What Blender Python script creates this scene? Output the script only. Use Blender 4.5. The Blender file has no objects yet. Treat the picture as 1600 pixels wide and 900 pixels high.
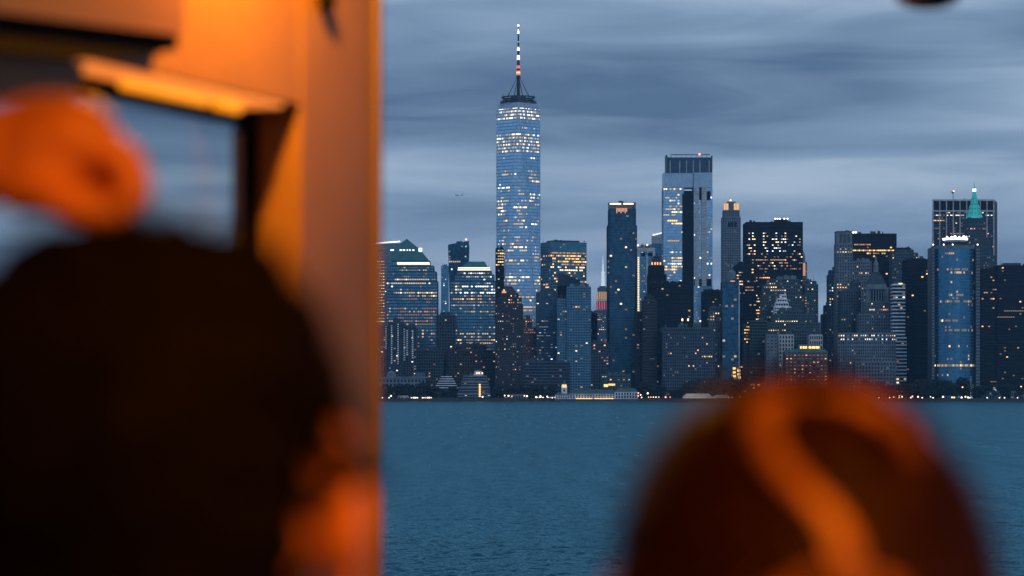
import bpy, bmesh, math, random
from mathutils import Vector, Matrix, noise as mnoise

# ------------------------------------------------------------------ camera, sky, sun, exposure
SC = bpy.context.scene
COL = SC.collection
F, HC, HOR = 4500.0, 14.0, 609.0          # focal length in photo pixels, eye height above water, horizon row
GZ = 3.0                                  # level of the made ground behind the sea wall

cd = bpy.data.cameras.new('camera'); cam = bpy.data.objects.new('camera', cd); COL.objects.link(cam)
cam.location = (0, 0, HC); cam.rotation_euler = (math.radians(90), 0, 0)
cd.sensor_width = 36.0; cd.lens = F * 36.0 / 1600.0
cd.shift_y = (HOR - 450.0) / 1600.0
cd.clip_start = 0.05; cd.clip_end = 80000
cd.dof.use_dof = True; cd.dof.focus_distance = 3800; cd.dof.aperture_fstop = 4.4
SC.camera = cam

SUN_EL, SUN_AZ = math.radians(24), math.radians(200)   # weak diffused light behind the viewer's right shoulder
W = bpy.data.worlds.new('World'); SC.world = W; W.use_nodes = True
SKY1 = (3.7, 6.1, 5.5)
def build_world():
    nt = W.node_tree; N = nt.nodes; L = nt.links; N.clear()
    out = N.new('ShaderNodeOutputWorld'); bg = N.new('ShaderNodeBackground'); bg.inputs['Strength'].default_value = 0.1
    sky = N.new('ShaderNodeTexSky'); sky.sky_type = 'NISHITA'; sky.sun_disc = False
    sky.sun_elevation = math.radians(3); sky.sun_rotation = SUN_AZ; sky.air_density = 1.5; sky.dust_density = 1.0; sky.ozone_density = 3
    tc = N.new('ShaderNodeTexCoord')
    def mapping(scale, loc, rot=(0, 0, 0)):
        m = N.new('ShaderNodeMapping'); m.vector_type = 'POINT'
        m.inputs['Scale'].default_value = scale; m.inputs['Location'].default_value = loc; m.inputs['Rotation'].default_value = rot
        L.new(tc.outputs['Generated'], m.inputs['Vector']); return m
    def noise(m, scale, detail, rough, dist=0.0):
        n = N.new('ShaderNodeTexNoise'); n.inputs['Scale'].default_value = scale; n.inputs['Detail'].default_value = detail
        n.inputs['Roughness'].default_value = rough; n.inputs['Distortion'].default_value = dist
        L.new(m.outputs['Vector'], n.inputs['Vector']); return n
    # long flat cloud banks, softly warped, slightly sloping down to the right
    n1 = noise(mapping((3.6, 3.6, 27), SKY1, (0, math.radians(2.2), 0)), 1.0, 2.4, 0.46, 0.5)
    n2 = noise(mapping((10, 10, 75), (7.1, 3.0, 1.4), (0, math.radians(2.8), 0)), 1.0, 4, 0.5, 0.8)
    mx = N.new('ShaderNodeMath'); mx.operation = 'MULTIPLY_ADD'
    L.new(n2.outputs['Fac'], mx.inputs[0]); mx.inputs[1].default_value = 0.36
    L.new(n1.outputs['Fac'], mx.inputs[2])
    cr = N.new('ShaderNodeValToRGB'); e = cr.color_ramp.elements
    e[0].position = 0.48; e[0].color = (1.0, 1.78, 3.1, 1)
    e[1].position = 0.84; e[1].color = (4.7, 6.0, 7.6, 1)
    k = e.new(0.665); k.color = (2.45, 3.65, 5.4, 1)
    L.new(mx.outputs[0], cr.inputs['Fac'])
    mix = N.new('ShaderNodeMixRGB'); mix.inputs['Fac'].default_value = 0.9
    L.new(sky.outputs['Color'], mix.inputs['Color1']); L.new(cr.outputs['Color'], mix.inputs['Color2'])
    L.new(mix.outputs['Color'], bg.inputs['Color']); L.new(bg.outputs['Background'], out.inputs['Surface'])
build_world()

sd = bpy.data.lights.new('sun', 'SUN'); sd.energy = 0.5; sd.angle = math.radians(25); sd.color = (0.86, 0.92, 1.0)
sun = bpy.data.objects.new('sun', sd); COL.objects.link(sun)
dv = Vector((math.sin(SUN_AZ) * math.cos(SUN_EL) * -1, math.cos(SUN_AZ) * math.cos(SUN_EL), math.sin(SUN_EL)))
sun.rotation_euler = (-dv).to_track_quat('-Z', 'Y').to_euler()

SC.view_settings.view_transform = 'Standard'; SC.view_settings.look = 'None'
SC.view_settings.exposure = 0.0; SC.view_settings.gamma = 1.0; SC.view_settings.use_curve_mapping = False
SC.render.engine = 'CYCLES'
SC.cycles.use_denoising = True; SC.cycles.denoiser = 'OPENIMAGEDENOISE'
SC.cycles.max_bounces = 6; SC.cycles.diffuse_bounces = 3; SC.cycles.glossy_bounces = 3
SC.cycles.transparent_max_bounces = 8; SC.cycles.sample_clamp_indirect = 4.0
SC.cycles.caustics_reflective = False; SC.cycles.caustics_refractive = False

# ------------------------------------------------------------------ helpers
def wx(px, D): return (px - 800.0) / F * D
def wz(py, D): return HC + (HOR - py) / F * D

MATS = {}
def pmat(name, col, rough=0.7, metal=0.0, spec=0.5, var=0.25, scale=0.15, cells=None, cellvar=0.5, bump=0.0, bscale=40.0, coords='Object', sheen=0.0, sss=0.0):
    if name in MATS: return MATS[name]
    m = bpy.data.materials.new(name); m.use_nodes = True; MATS[name] = m
    nt = m.node_tree; N = nt.nodes; L = nt.links; b = N['Principled BSDF']
    b.inputs['Roughness'].default_value = rough; b.inputs['Metallic'].default_value = metal
    b.inputs['Specular IOR Level'].default_value = spec
    if sss > 0:
        b.inputs['Subsurface Weight'].default_value = sss; b.inputs['Subsurface Radius'].default_value = (1, .25, .1); b.inputs['Subsurface Scale'].default_value = 0.012
    tc = N.new('ShaderNodeTexCoord')
    n = N.new('ShaderNodeTexNoise'); n.inputs['Scale'].default_value = scale; n.inputs['Detail'].default_value = 5
    L.new(tc.outputs[coords], n.inputs['Vector'])
    r = N.new('ShaderNodeMapRange'); r.inputs['From Min'].default_value = .3; r.inputs['From Max'].default_value = .7
    r.inputs['To Min'].default_value = 1 - var; r.inputs['To Max'].default_value = 1 + var
    L.new(n.outputs['Fac'], r.inputs['Value'])
    fac = r.outputs['Result']
    if cells:
        sx = N.new('ShaderNodeSeparateXYZ'); L.new(tc.outputs['Object'], sx.inputs[0])
        fl = []
        for k, s in zip('XYZ', cells):
            d = N.new('ShaderNodeMath'); d.operation = 'DIVIDE'; L.new(sx.outputs[k], d.inputs[0]); d.inputs[1].default_value = s
            f = N.new('ShaderNodeMath'); f.operation = 'FLOOR'; L.new(d.outputs[0], f.inputs[0]); fl.append(f)
        cb = N.new('ShaderNodeCombineXYZ')
        for k, f in zip('XYZ', fl): L.new(f.outputs[0], cb.inputs[k])
        wn = N.new('ShaderNodeTexWhiteNoise'); L.new(cb.outputs[0], wn.inputs['Vector'])
        r2 = N.new('ShaderNodeMapRange'); r2.inputs['To Min'].default_value = 1 - cellvar; r2.inputs['To Max'].default_value = 1 + cellvar * .6
        L.new(wn.outputs['Value'], r2.inputs['Value'])
        mu = N.new('ShaderNodeMath'); mu.operation = 'MULTIPLY'; L.new(fac, mu.inputs[0]); L.new(r2.outputs['Result'], mu.inputs[1]); fac = mu.outputs[0]
    vm = N.new('ShaderNodeVectorMath'); vm.operation = 'SCALE'; vm.inputs[0].default_value = col[:3]
    L.new(fac, vm.inputs['Scale']); L.new(vm.outputs['Vector'], b.inputs['Base Color'])
    if bump > 0:
        n2 = N.new('ShaderNodeTexNoise'); n2.inputs['Scale'].default_value = bscale; n2.inputs['Detail'].default_value = 4
        L.new(tc.outputs[coords], n2.inputs['Vector'])
        bp = N.new('ShaderNodeBump'); bp.inputs['Strength'].default_value = bump; bp.inputs['Distance'].default_value = 0.01
        L.new(n2.outputs['Fac'], bp.inputs['Height']); L.new(bp.outputs['Normal'], b.inputs['Normal'])
    return m

def emat(name, col, strength, sample=False):
    if name in MATS: return MATS[name]
    m = bpy.data.materials.new(name); m.use_nodes = True; MATS[name] = m
    b = m.node_tree.nodes['Principled BSDF']
    b.inputs['Base Color'].default_value = (.25, .25, .25, 1); b.inputs['Roughness'].default_value = .4
    b.inputs['Emission Color'].default_value = (*col, 1); b.inputs['Emission Strength'].default_value = strength
    if not sample: m.cycles.emission_sampling = 'NONE'
    return m

class MB:
    def __init__(s): s.v = []; s.f = []; s.m = []
    def quad(s, a, b, c, d, m=0):
        i = len(s.v); s.v += [tuple(a), tuple(b), tuple(c), tuple(d)]; s.f.append((i, i+1, i+2, i+3)); s.m.append(m)
    def tri(s, a, b, c, m=0):
        i = len(s.v); s.v += [tuple(a), tuple(b), tuple(c)]; s.f.append((i, i+1, i+2)); s.m.append(m)
    def box(s, x0, x1, y0, y1, z0, z1, m=0):
        i = len(s.v)
        s.v += [(x0,y0,z0),(x1,y0,z0),(x1,y1,z0),(x0,y1,z0),(x0,y0,z1),(x1,y0,z1),(x1,y1,z1),(x0,y1,z1)]
        for q in ((0,3,2,1),(4,5,6,7),(0,1,5,4),(1,2,6,5),(2,3,7,6),(3,0,4,7)):
            s.f.append(tuple(i+k for k in q)); s.m.append(m)
    def prism(s, p0, z0, z1, p1=None, m=0, cap=True):
        p1 = p1 or p0; n = len(p0); i = len(s.v)
        s.v += [(x, y, z0) for x, y in p0] + [(x, y, z1) for x, y in p1]
        for k in range(n):
            j = (k+1) % n; s.f.append((i+k, i+j, i+n+j, i+n+k)); s.m.append(m)
        if cap:
            s.f.append(tuple(i+n+k for k in range(n))); s.m.append(m)
            s.f.append(tuple(i+k for k in reversed(range(n)))); s.m.append(m)
    def cone(s, cx, cy, r0, r1, z0, z1, n=10, m=0):
        a = [(cx + r0*math.cos(2*math.pi*k/n), cy + r0*math.sin(2*math.pi*k/n)) for k in range(n)]
        b = [(cx + r1*math.cos(2*math.pi*k/n), cy + r1*math.sin(2*math.pi*k/n)) for k in range(n)]
        s.prism(a, z0, z1, b, m)
    def bar(s, a, b, r, m=0, n=6, r2=None):
        a = Vector(a); b = Vector(b); d = (b-a).normalized(); r2 = r if r2 is None else r2
        u = d.orthogonal().normalized(); w = d.cross(u); i = len(s.v)
        for p, rr in ((a, r), (b, r2)):
            for k in range(n):
                t = 2*math.pi*k/n; s.v.append(tuple(p + u*math.cos(t)*rr + w*math.sin(t)*rr))
        for k in range(n):
            j = (k+1) % n; s.f.append((i+k, i+j, i+n+j, i+n+k)); s.m.append(m)
        s.f.append(tuple(i+k for k in reversed(range(n)))); s.m.append(m)
        s.f.append(tuple(i+n+k for k in range(n))); s.m.append(m)
    def slab(s, A, B, C, D_, n, d, m=0):          # quad A B C D extruded by d along n, back face open
        A, B, C, D_ = map(Vector, (A, B, C, D_)); e = Vector(n) * d
        a, b, c, q = A+e, B+e, C+e, D_+e; i = len(s.v)
        s.v += [tuple(p) for p in (A, B, C, D_, a, b, c, q)]
        for f in ((4,5,6,7),(0,1,5,4),(1,2,6,5),(2,3,7,6),(3,0,4,7)):
            s.f.append(tuple(i+k for k in f)); s.m.append(m)
    def mesh(s, name, mats, smooth=False):
        me = bpy.data.meshes.new(name); me.from_pydata(s.v, [], s.f)
        for mt in mats: me.materials.append(mt)
        if len(mats) > 1: me.polygons.foreach_set('material_index', s.m)
        if smooth: me.polygons.foreach_set('use_smooth', [True]*len(s.f))
        me.update(); return me
    def build(s, name, mats, parent=None, smooth=False, kind=None):
        if not isinstance(mats, (list, tuple)): mats = [mats]
        o = bpy.data.objects.new(name, s.mesh(name, mats, smooth)); COL.objects.link(o)
        if parent is not None: o.parent = parent
        if kind: o['kind'] = kind
        return o

def tag(o, label, cat, group=None, kind=None):
    if label: o['label'] = label
    if cat: o['category'] = cat
    if group: o['group'] = group
    if kind: o['kind'] = kind
    return o
def empty(name, loc, label, cat, group=None, rz=0):
    o = bpy.data.objects.new(name, None); COL.objects.link(o); o.location = loc; o.rotation_euler = (0, 0, rz)
    o.empty_display_size = 1; return tag(o, label, cat, group)

# ------------------------------------------------------------------ materials
def wall(k):
    return {
     'navy':   lambda: pmat('cladding_navy', (.018,.043,.072), .5),
     'black':  lambda: pmat('cladding_black', (.004,.007,.013), .55, spec=.15),
     'blue':   lambda: pmat('cladding_blue', (.075,.185,.275), .5),
     'pale':   lambda: pmat('cladding_pale', (.42,.45,.50), .6),
     'stone':  lambda: pmat('limestone', (.135,.18,.225), .85),
     'stoned': lambda: pmat('limestone_dark', (.05,.08,.11), .85),
     'brown':  lambda: pmat('brick_brown', (.042,.040,.048), .85),
     'brick':  lambda: pmat('brick_rose', (.13,.10,.11), .85),
     'teal':   lambda: pmat('stone_greenish', (.045,.09,.105), .8),
     'white':  lambda: pmat('white_trim', (.74,.79,.85), .6),
     'copper': lambda: pmat('copper_roof', (.03,.15,.155), .65),
     'skyclad': lambda: pmat('cladding_sky', (.22,.38,.54), .35, metal=.4),
     'steel':  lambda: pmat('steel_dark', (.03,.04,.055), .5, metal=.3),
    }[k]()
def glass(k):
    return {
     'sky':   lambda: pmat('glass_bright', (.33,.60,.86), .12, metal=.85, cells=(3.1,3.1,4.2), cellvar=.20, var=.12, scale=.02),
     'mid':   lambda: pmat('glass_mid', (.085,.31,.48), .15, metal=.8, cells=(3.1,3.1,3.9), cellvar=.35, var=.15, scale=.02),
     'blue':  lambda: pmat('glass_blue', (.06,.23,.40), .18, metal=.8, cells=(3.1,3.1,3.9), cellvar=.18, var=.15, scale=.02),
     'deep':  lambda: pmat('glass_deep', (.025,.12,.215), .2, metal=.7, cells=(3.1,3.1,3.9), cellvar=.45, var=.2, scale=.02),
     'dark':  lambda: pmat('glass_dark', (.008,.026,.058), .2, metal=.6, cells=(2.9,2.9,3.7), cellvar=.5, var=.2, scale=.02),
     'black': lambda: pmat('glass_black', (.004,.010,.022), .25, metal=.6, cells=(2.9,2.9,3.7), cellvar=.5, var=.2, scale=.02),
    }[k]()
EC = {'a': (1.0, .52, .12), 'w': (1.0, .72, .38), 'c': (.84, .93, 1.0), 'o': (1.0, .38, .12), 'r': (1.0, .05, .03), 'g': (.35, 1.0, .8)}
EKEYS = [(c, i) for c in 'awco' for i in (0, 1, 2)]
def emats(): return [emat('lit_window_%s%d' % (c, i), EC[c], (.17, .65, 2.1)[i]) for c, i in EKEYS]

# ------------------------------------------------------------------ towers
ALL = []
class Tower:
    """A building standing at distance D, laid out from its left and right edge and roof height."""
    def __init__(s, name, label, cx, D, wall_='navy', glass_='dark', cat='building', group=None, seed=None):
        s.D = D; s.k = D / F; s.ox = wx(cx, D); s.root = empty(name, (s.ox, D, GZ), label, cat, group)
        s.core = MB(); s.grid = MB(); s.lit = MB(); s.roof = MB(); s.wall = wall_; s.glass = glass_
        s.rng = random.Random(seed if seed is not None else int(cx * 7 + D))
        s.foot = []; s.tops = []; s.runs = {}; s.share = False
        ALL.append(s)
    def X(s, px): return wx(px, s.D) - s.ox
    def Z(s, py): return wz(py, s.D) - GZ
    def PY(s, z): return HOR - (z + GZ - HC) / s.k
    def PX(s, x): return (x + s.ox) / s.k + 800
    def add(s, name, mb, mats, smooth=False, kind=None):
        return mb.build(name, mats, s.root, smooth, kind) if mb.f else None
    def face(s, A0, A1, B0, B1, fh, bay, sp, pr, d, lit, zones=(), margin=0.0, piers=True, e=None):
        """one storeyed face; A0 A1 its foot and B0 B1 its head, left and right seen from outside"""
        A0, A1, B0, B1 = map(Vector, (A0, A1, B0, B1))
        ed = (A1-A0) if (A1-A0).length > (B1-B0).length else (B1-B0)
        n = ed.cross(Vector((0, 0, 1))).normalized()
        if n.y > 0.35: return
        H = B0.z - A0.z; nf = max(1, int(round(H / fh))); fh = H / nf
        P = lambda u, t: (A0.lerp(B0, t)).lerp(A1.lerp(B1, t), u)
        for k in range(nf + 1):                                     # spandrel belts
            t0 = max(0, (k - sp*.5) / nf); t1 = min(1, (k + sp*.5) / nf)
            if t1 > t0 and sp > 0 and (P(1,t0)-P(0,t0)).length > .5:
                s.grid.slab(P(0,t0), P(1,t0), P(1,t1), P(0,t1), n, d)
        wid = max((A1-A0).length, (B1-B0).length); nb = max(1, int(round(wid / bay)))
        if piers and pr > 0:
            for j in range(nb + 1):
                u0 = max(0, (j - pr*.5) / nb); u1 = min(1, (j + pr*.5) / nb)
                s.grid.slab(P(u0,0), P(u1,0), P(u1,1), P(u0,1), n, d + .12)
        eo = n * .06; R = s.rng
        L = dict(p=.02, row=.05, run=(.2, .7), cols='aawwwc', dim=.55)
        L.update(lit or {})
        merged = [(zz, {**L, **zz}) for zz in zones]
        for k in range(nf):
            tm = (k + .5) / nf; w = (P(1,tm)-P(0,tm)).length; n2 = max(1, int(round(w / bay)))
            py = s.PY(P(0, tm).z)
            run = None
            for j in range(n2):
                um = (j + .5) / n2; px = s.PX(P(um, tm).x)
                z = L
                for zz, zm in merged:
                    if zz['y'][0] <= py <= zz['y'][1] and zz.get('x', (-9e9, 9e9))[0] <= px <= zz.get('x', (-9e9, 9e9))[1]:
                        z = zm; break
                if j == 0 or (run and run[0] is not z):
                    run = (z, None)
                    if R.random() < z['row']:
                        ln = R.uniform(*z['run']); st = R.uniform(-.1, 1 - ln * .8)
                        run = (z, (um + st*(1-um), um + (st + ln)*(1-um), R.choice(z['cols']), R.random()))
                ch = None
                if run[1] and run[1][0] <= um <= run[1][1] and R.random() < z.get('fill', .88):
                    c = run[1][2] if R.random() < .8 else R.choice(z['cols']); b_ = run[1][3]*.6 + R.random()*.4; ch = (c, b_)
                elif R.random() < z['p']: ch = (R.choice(z['cols']), R.random())
                if s.share:
                    key = (k, id(z.get('y')))
                    if key not in s.runs:
                        if R.random() < z['row']:
                            ln = R.uniform(*z['run']); st = R.uniform(0, 1-ln); w_ = s.share[1]-s.share[0]
                            s.runs[key] = (s.share[0]+st*w_, s.share[0]+(st+ln)*w_, R.choice(z['cols']), R.random())
                        else: s.runs[key] = None
                    rr = s.runs[key]; ch = None
                    if rr and rr[0] <= px <= rr[1] and R.random() < .7: ch = (rr[2], rr[3]*.6 + R.random()*.4)
                    elif R.random() < z['p']: ch = (R.choice(z['cols']), R.random())
                if ch is None and R.random() < z.get('faint', .01 if s.glass == 'black' else .04): ch = (R.choice(z['cols']), 0.0)
                if ch is None: continue
                lv = 0 if ch[1] < z['dim'] * .6 else (1 if ch[1] < z['dim'] * .6 + .35 else 2)
                mi = EKEYS.index((ch[0], lv))
                ta = (k + sp*.5 + .08) / nf; tb = (k + 1 - sp*.5 - .16) / nf
                g = (pr * .5 + .04) if (ch[1] > .5 or R.random() < .4) else -.02; ua = (j + g) / n2; ub = (j + 1 - g) / n2
                s.lit.quad(P(ua,ta)+eo, P(ub,ta)+eo, P(ub,tb)+eo, P(ua,tb)+eo, mi)
    def tier(s, poly, z0, z1, top=None, fh=3.9, bay=2.6, sp=.4, pr=.3, d=.35, lit=None, zones=(), cap=True, piers=True):
        """a storeyed block on a convex plan (counter-clockwise seen from above)"""
        s.core.prism(poly, z0, z1, top); s.foot.append(poly)
        tp = top or poly; n = len(poly)
        for k in range(n):
            a, b = poly[k], poly[(k+1) % n]; c, q = tp[k], tp[(k+1) % n]
            s.face((*a, z0), (*b, z0), (*c, z1), (*q, z1), fh, bay, sp, pr, d, lit, zones, piers=piers)
        if cap:                                                     # roof slab with an upstand
            cx = sum(p[0] for p in tp)/n; cy = sum(p[1] for p in tp)/n
            o = [(cx + (x-cx)*1.012 + .0, cy + (y-cy)*1.012) for x, y in tp]
            s.roof.prism(o, z1 + .002, z1 + 1.1); s.tops.append((tp, z1 + 1.1))
    def rect(s, x0, x1, dep, y0=0.0):
        a, b = s.X(x0), s.X(x1); return [(a, y0), (b, y0), (b, y0+dep), (a, y0+dep)]
    def turned(s, x0, xm, x1, th):
        """plan of a block whose nearest corner is at xm; th is the turn of its right face in degrees"""
        t = math.radians(th); a = s.X(xm) - s.X(x0); b = s.X(x1) - s.X(xm)
        Dp = a / math.sin(t); Wd = b / math.cos(t); B = Vector((s.X(xm), 0))
        rt = Vector((math.cos(t), math.sin(t))); lf = Vector((-math.sin(t), math.cos(t)))
        return [tuple(B), tuple(B + rt*Wd), tuple(B + rt*Wd + lf*Dp), tuple(B + lf*Dp)]
    def plant(s, x0, x1, py, h, y0=6, dep=10, n=1, mat=None):
        """machine rooms on the roof"""
        mb = MB(); z = s.Z(py) + 1.1
        w = (s.X(x1) - s.X(x0)) / n
        for k in range(n):
            a = s.X(x0) + k*w + .08*w; hh = h * s.rng.uniform(.7, 1.15)
            mb.box(a, a + w*.84, y0, y0+dep, z + .003, z + hh)
            mb.box(a + w*.2, a + w*.45, y0+1, y0+dep*.5, z + hh, z + hh + .25*h)
        s.add('roof_plant', mb, mat or wall(s.wall))
    def lightbar(s, x0, x1, y0, y1, c='c', st=3.0, off=-.8, yb=None, name='lit_cornice'):
        mb = MB(); mb.box(s.X(x0), s.X(x1), off - .3, off, s.Z(y1), s.Z(y0))
        return s.add(name, mb, emat('lightbar_%s%.1f' % (c, st), EC[c], st))
    def mast(s, px, py0, py1, r=.5, y=8, beacon=None):
        mb = MB(); mb.bar((s.X(px), y, s.Z(py0)), (s.X(px), y, s.Z(py1)), r, r2=r*.4)
        s.add('mast', mb, wall('steel'))
        if beacon:
            b = MB(); sphere(b, (s.X(px), y, s.Z(py1)), 1.2, 6, 5); s.add('beacon', b, emat('beacon_' + beacon, EC[beacon], 6))
    def clutter(s):
        m = MB(); R = s.rng
        tops = [q for q in s.tops if q[1] > .55*max(q[1] for q in s.tops)] if s.tops else []
        for (pl, z) in tops[-2:]:
            xs = [q[0] for q in pl]; ys = [q[1] for q in pl]; x0, x1, y0 = min(xs), max(xs), min(ys)
            if x1-x0 < 8: continue
            for k in range(R.randint(3, 7)):
                w = R.uniform(1.5, min(6, (x1-x0)*.25)); a = R.uniform(x0+1, x1-w-1); h = R.uniform(1.2, 4.2); y = y0 + R.uniform(3, 7)
                if R.random() < .25: m.cone(a+w/2, y+2, min(w/2, 2), min(w/2, 2), z, z+h, 8); m.cone(a+w/2, y+2, min(w/2, 2), .2, z+h, z+h+1, 8)
                elif R.random() < .3: m.bar((a, y, z), (a, y, z+R.uniform(4, 9)), .22, n=4)
                else: m.box(a, a+w, y, y+3, z, z+h)
        s.add('roof_equipment', m, wall('stoned' if s.wall in ('stone', 'stoned', 'pale', 'white', 'brick') else 'navy'), kind='stuff')
    def done(s):
        s.clutter()
        s.add('body', s.core, glass(s.glass)); s.add('facade_grid', s.grid, wall(s.wall))
        s.add('roof', s.roof, wall(s.wall)); s.add('lit_windows', s.lit, emats(), kind='stuff')
        return s

def sphere(mb, c, r, nu=10, nv=7, m=0, sc=(1, 1, 1)):
    i = len(mb.v); c = Vector(c)
    for a in range(nv + 1):
        ph = math.pi * a / nv
        for b in range(nu):
            t = 2*math.pi*b/nu
            mb.v.append((c.x + r*sc[0]*math.sin(ph)*math.cos(t), c.y + r*sc[1]*math.sin(ph)*math.sin(t), c.z + r*sc[2]*math.cos(ph)))
    for a in range(nv):
        for b in range(nu):
            q = (b+1) % nu
            mb.f.append((i+a*nu+b, i+(a+1)*nu+b, i+(a+1)*nu+q, i+a*nu+q)); mb.m.append(m)

def simple(name, label, x0, x1, ytop, D, dep=30, wall_='navy', glass_='dark', lit=None, zones=(), fh=3.8, bay=3.2, sp=.4, pr=.35, d=.35,
           turn=None, tiers=(), plant=None, cat='building', masts=()):
    """an ordinary block with optional setbacks above: tiers = (x0, x1, ytop, set back, depth)"""
    t = Tower(name, label, (x0+x1)/2, D, wall_, glass_, cat)
    pol = t.turned(x0, turn[0], x1, turn[1]) if turn else t.rect(x0, x1, dep)
    t.tier(pol, 0, t.Z(ytop), fh=fh, bay=bay, sp=sp, pr=pr, d=d, lit=lit, zones=zones)
    zb = t.Z(ytop) + 1.1
    for (a, b, y, yo, dp) in tiers:
        t.tier(t.rect(a, b, dp, yo), zb + .003, t.Z(y), fh=fh, bay=bay, sp=sp, pr=pr, d=d, lit=lit, zones=zones); zb = t.Z(y) + 1.1
    if plant: t.plant(*plant)
    for mm in masts: t.mast(*mm)
    return t

# ------------------------------------------------------------------ the setting: water, ground, sea wall
def water_material():
    m = bpy.data.materials.new('harbor_water'); m.use_nodes = True
    nt = m.node_tree; N = nt.nodes; L = nt.links; N.clear()
    out = N.new('ShaderNodeOutputMaterial'); df = N.new('ShaderNodeBsdfDiffuse'); df.inputs['Color'].default_value = (.003, .050, .080, 1)
    gl = N.new('ShaderNodeBsdfGlossy'); gl.inputs['Color'].default_value = (.30, .61, .73, 1); gl.inputs['Roughness'].default_value = .2
    fr = N.new('ShaderNodeFresnel'); fr.inputs['IOR'].default_value = 1.33; mx = N.new('ShaderNodeMixShader')
    L.new(fr.outputs[0], mx.inputs[0]); L.new(df.outputs[0], mx.inputs[1]); L.new(gl.outputs[0], mx.inputs[2]); L.new(mx.outputs[0], out.inputs['Surface'])
    tc = N.new('ShaderNodeTexCoord')
    def nz(scale, sx, sy, det, rough=.55, rot=0):
        mp = N.new('ShaderNodeMapping'); mp.inputs['Scale'].default_value = (sx, sy, 1); mp.inputs['Rotation'].default_value = (0, 0, rot)
        L.new(tc.outputs['Object'], mp.inputs['Vector'])
        n = N.new('ShaderNodeTexNoise'); n.inputs['Scale'].default_value = scale; n.inputs['Detail'].default_value = det; n.inputs['Roughness'].default_value = rough
        L.new(mp.outputs['Vector'], n.inputs['Vector']); return n
    rf = nz(1.0, .35, .012, 3, .6); r1 = N.new('ShaderNodeMapRange'); r1.inputs['From Min'].default_value = .3; r1.inputs['From Max'].default_value = .7; r1.inputs['To Min'].default_value = .15; r1.inputs['To Max'].default_value = .28
    L.new(rf.outputs['Fac'], r1.inputs['Value']); L.new(r1.outputs['Result'], gl.inputs['Roughness'])      # wind-ruffled streaks
    a = nz(.55, 1, .8, 4, .6, .3); c = nz(.10, 1, .55, 3, .5, -.2)
    ad = N.new('ShaderNodeMath'); ad.operation = 'MULTIPLY_ADD'; L.new(c.outputs['Fac'], ad.inputs[0]); ad.inputs[1].default_value = 3.0; L.new(a.outputs['Fac'], ad.inputs[2])
    bp = N.new('ShaderNodeBump'); bp.inputs['Strength'].default_value = 1.0; bp.inputs['Distance'].default_value = .9
    L.new(ad.outputs[0], bp.inputs['Height']); [L.new(bp.outputs['Normal'], n_.inputs['Normal']) for n_ in (df, gl, fr)]
    return m
import numpy as np
def water_sheet():
    """harbour chop as real relief where it can be seen, flat sheet beyond, all in one mesh"""
    rs = np.random.RandomState(7); ys = [150.0]
    while ys[-1] < 1100: ys.append(ys[-1] + max(.4, ys[-1]*.0019))
    ys = np.array(ys); nc = 560; us = np.linspace(-.235, .235, nc); step = np.gradient(ys)
    Y = np.repeat(ys[:, None], nc, 1); X = Y * us[None, :]; Zw = np.zeros_like(X); N = 70
    fade = np.clip((ys-150)/15, 0, 1)*np.clip((1100-ys)/200, 0, 1)
    for k in range(N):
        lam = .4 * (3.2/.4) ** rs.rand(); th = rs.normal(1.25, .8); kx, ky = math.cos(th)*2*math.pi/lam, math.sin(th)*2*math.pi/lam
        a = .30*math.sqrt(2/N)*lam/(2*math.pi); att = np.clip((lam/step - 2.2)/2, 0, 1)
        ph = kx*X + ky*Y + rs.rand()*6.28; Zw += (a*att)[:, None]*(np.sin(ph) + .25*np.sin(2*ph+.4))
    big = 0.75 + .5*np.sin(X*.021+Y*.006+1)*np.sin(Y*.011-X*.004)
    Zw *= fade[:, None]*big; Zw[:, 0] = 0; Zw[:, -1] = 0; Zw[0] = 0; Zw[-1] = 0
    nr = len(ys); V = np.stack([X, Y, Zw], -1).reshape(-1, 3)
    idx = np.arange(nr*nc).reshape(nr, nc)
    Fq = np.stack([idx[:-1, :-1], idx[:-1, 1:], idx[1:, 1:], idx[1:, :-1]], -1).reshape(-1, 4)
    out = np.array([(-15000, -3000, 0), (15000, -3000, 0), (15000, 16000, 0), (-15000, 16000, 0)], float)
    b = len(V); V = np.concatenate([V, out]); loops = Fq.reshape(-1).tolist(); starts = list(range(0, len(loops), 4))
    bot, top, lef, rig = idx[0].tolist(), idx[-1].tolist(), idx[:, 0].tolist(), idx[:, -1].tolist()
    for pg in ([b, b+1] + bot[::-1], [b+2, b+3] + top, [b+3, b] + lef, [b+1, b+2] + rig[::-1]):
        starts.append(len(loops)); loops += pg
    me = bpy.data.meshes.new('water'); me.vertices.add(len(V)); me.vertices.foreach_set('co', V.reshape(-1))
    me.loops.add(len(loops)); me.loops.foreach_set('vertex_index', loops); me.polygons.add(len(starts)); me.polygons.foreach_set('loop_start', starts)
    me.update(calc_edges=True); me.validate()
    me.polygons.foreach_set('use_smooth', [True]*(len(me.polygons)-4) + [False]*4)
    me.materials.append(water_material()); o = bpy.data.objects.new('water', me); COL.objects.link(o); tag(o, None, None, kind='structure')
water_sheet()
mb = MB()
shore = [(-9000, 3700), (-1400, 3600), (-420, 3462), (-160, 3456), (330, 3452), (900, 3452), (1500, 3560), (9000, 3900)]
poly = shore + [(9000, 15500), (-9000, 15500)]
mb.prism(poly, -4, GZ)
tag(mb.build('ground', pmat('made_ground', (.05,.055,.05), .9, var=.3, scale=.02)), None, None, kind='structure')
mb = MB()
for (a, b) in zip(shore[:-1], shore[1:]):
    d = (Vector(b)-Vector(a)).normalized(); nrm = Vector((d.y, -d.x, 0))
    mb.slab((*a, -3), (*b, -3), (*b, GZ+.9), (*a, GZ+.9), nrm, .8)
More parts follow.
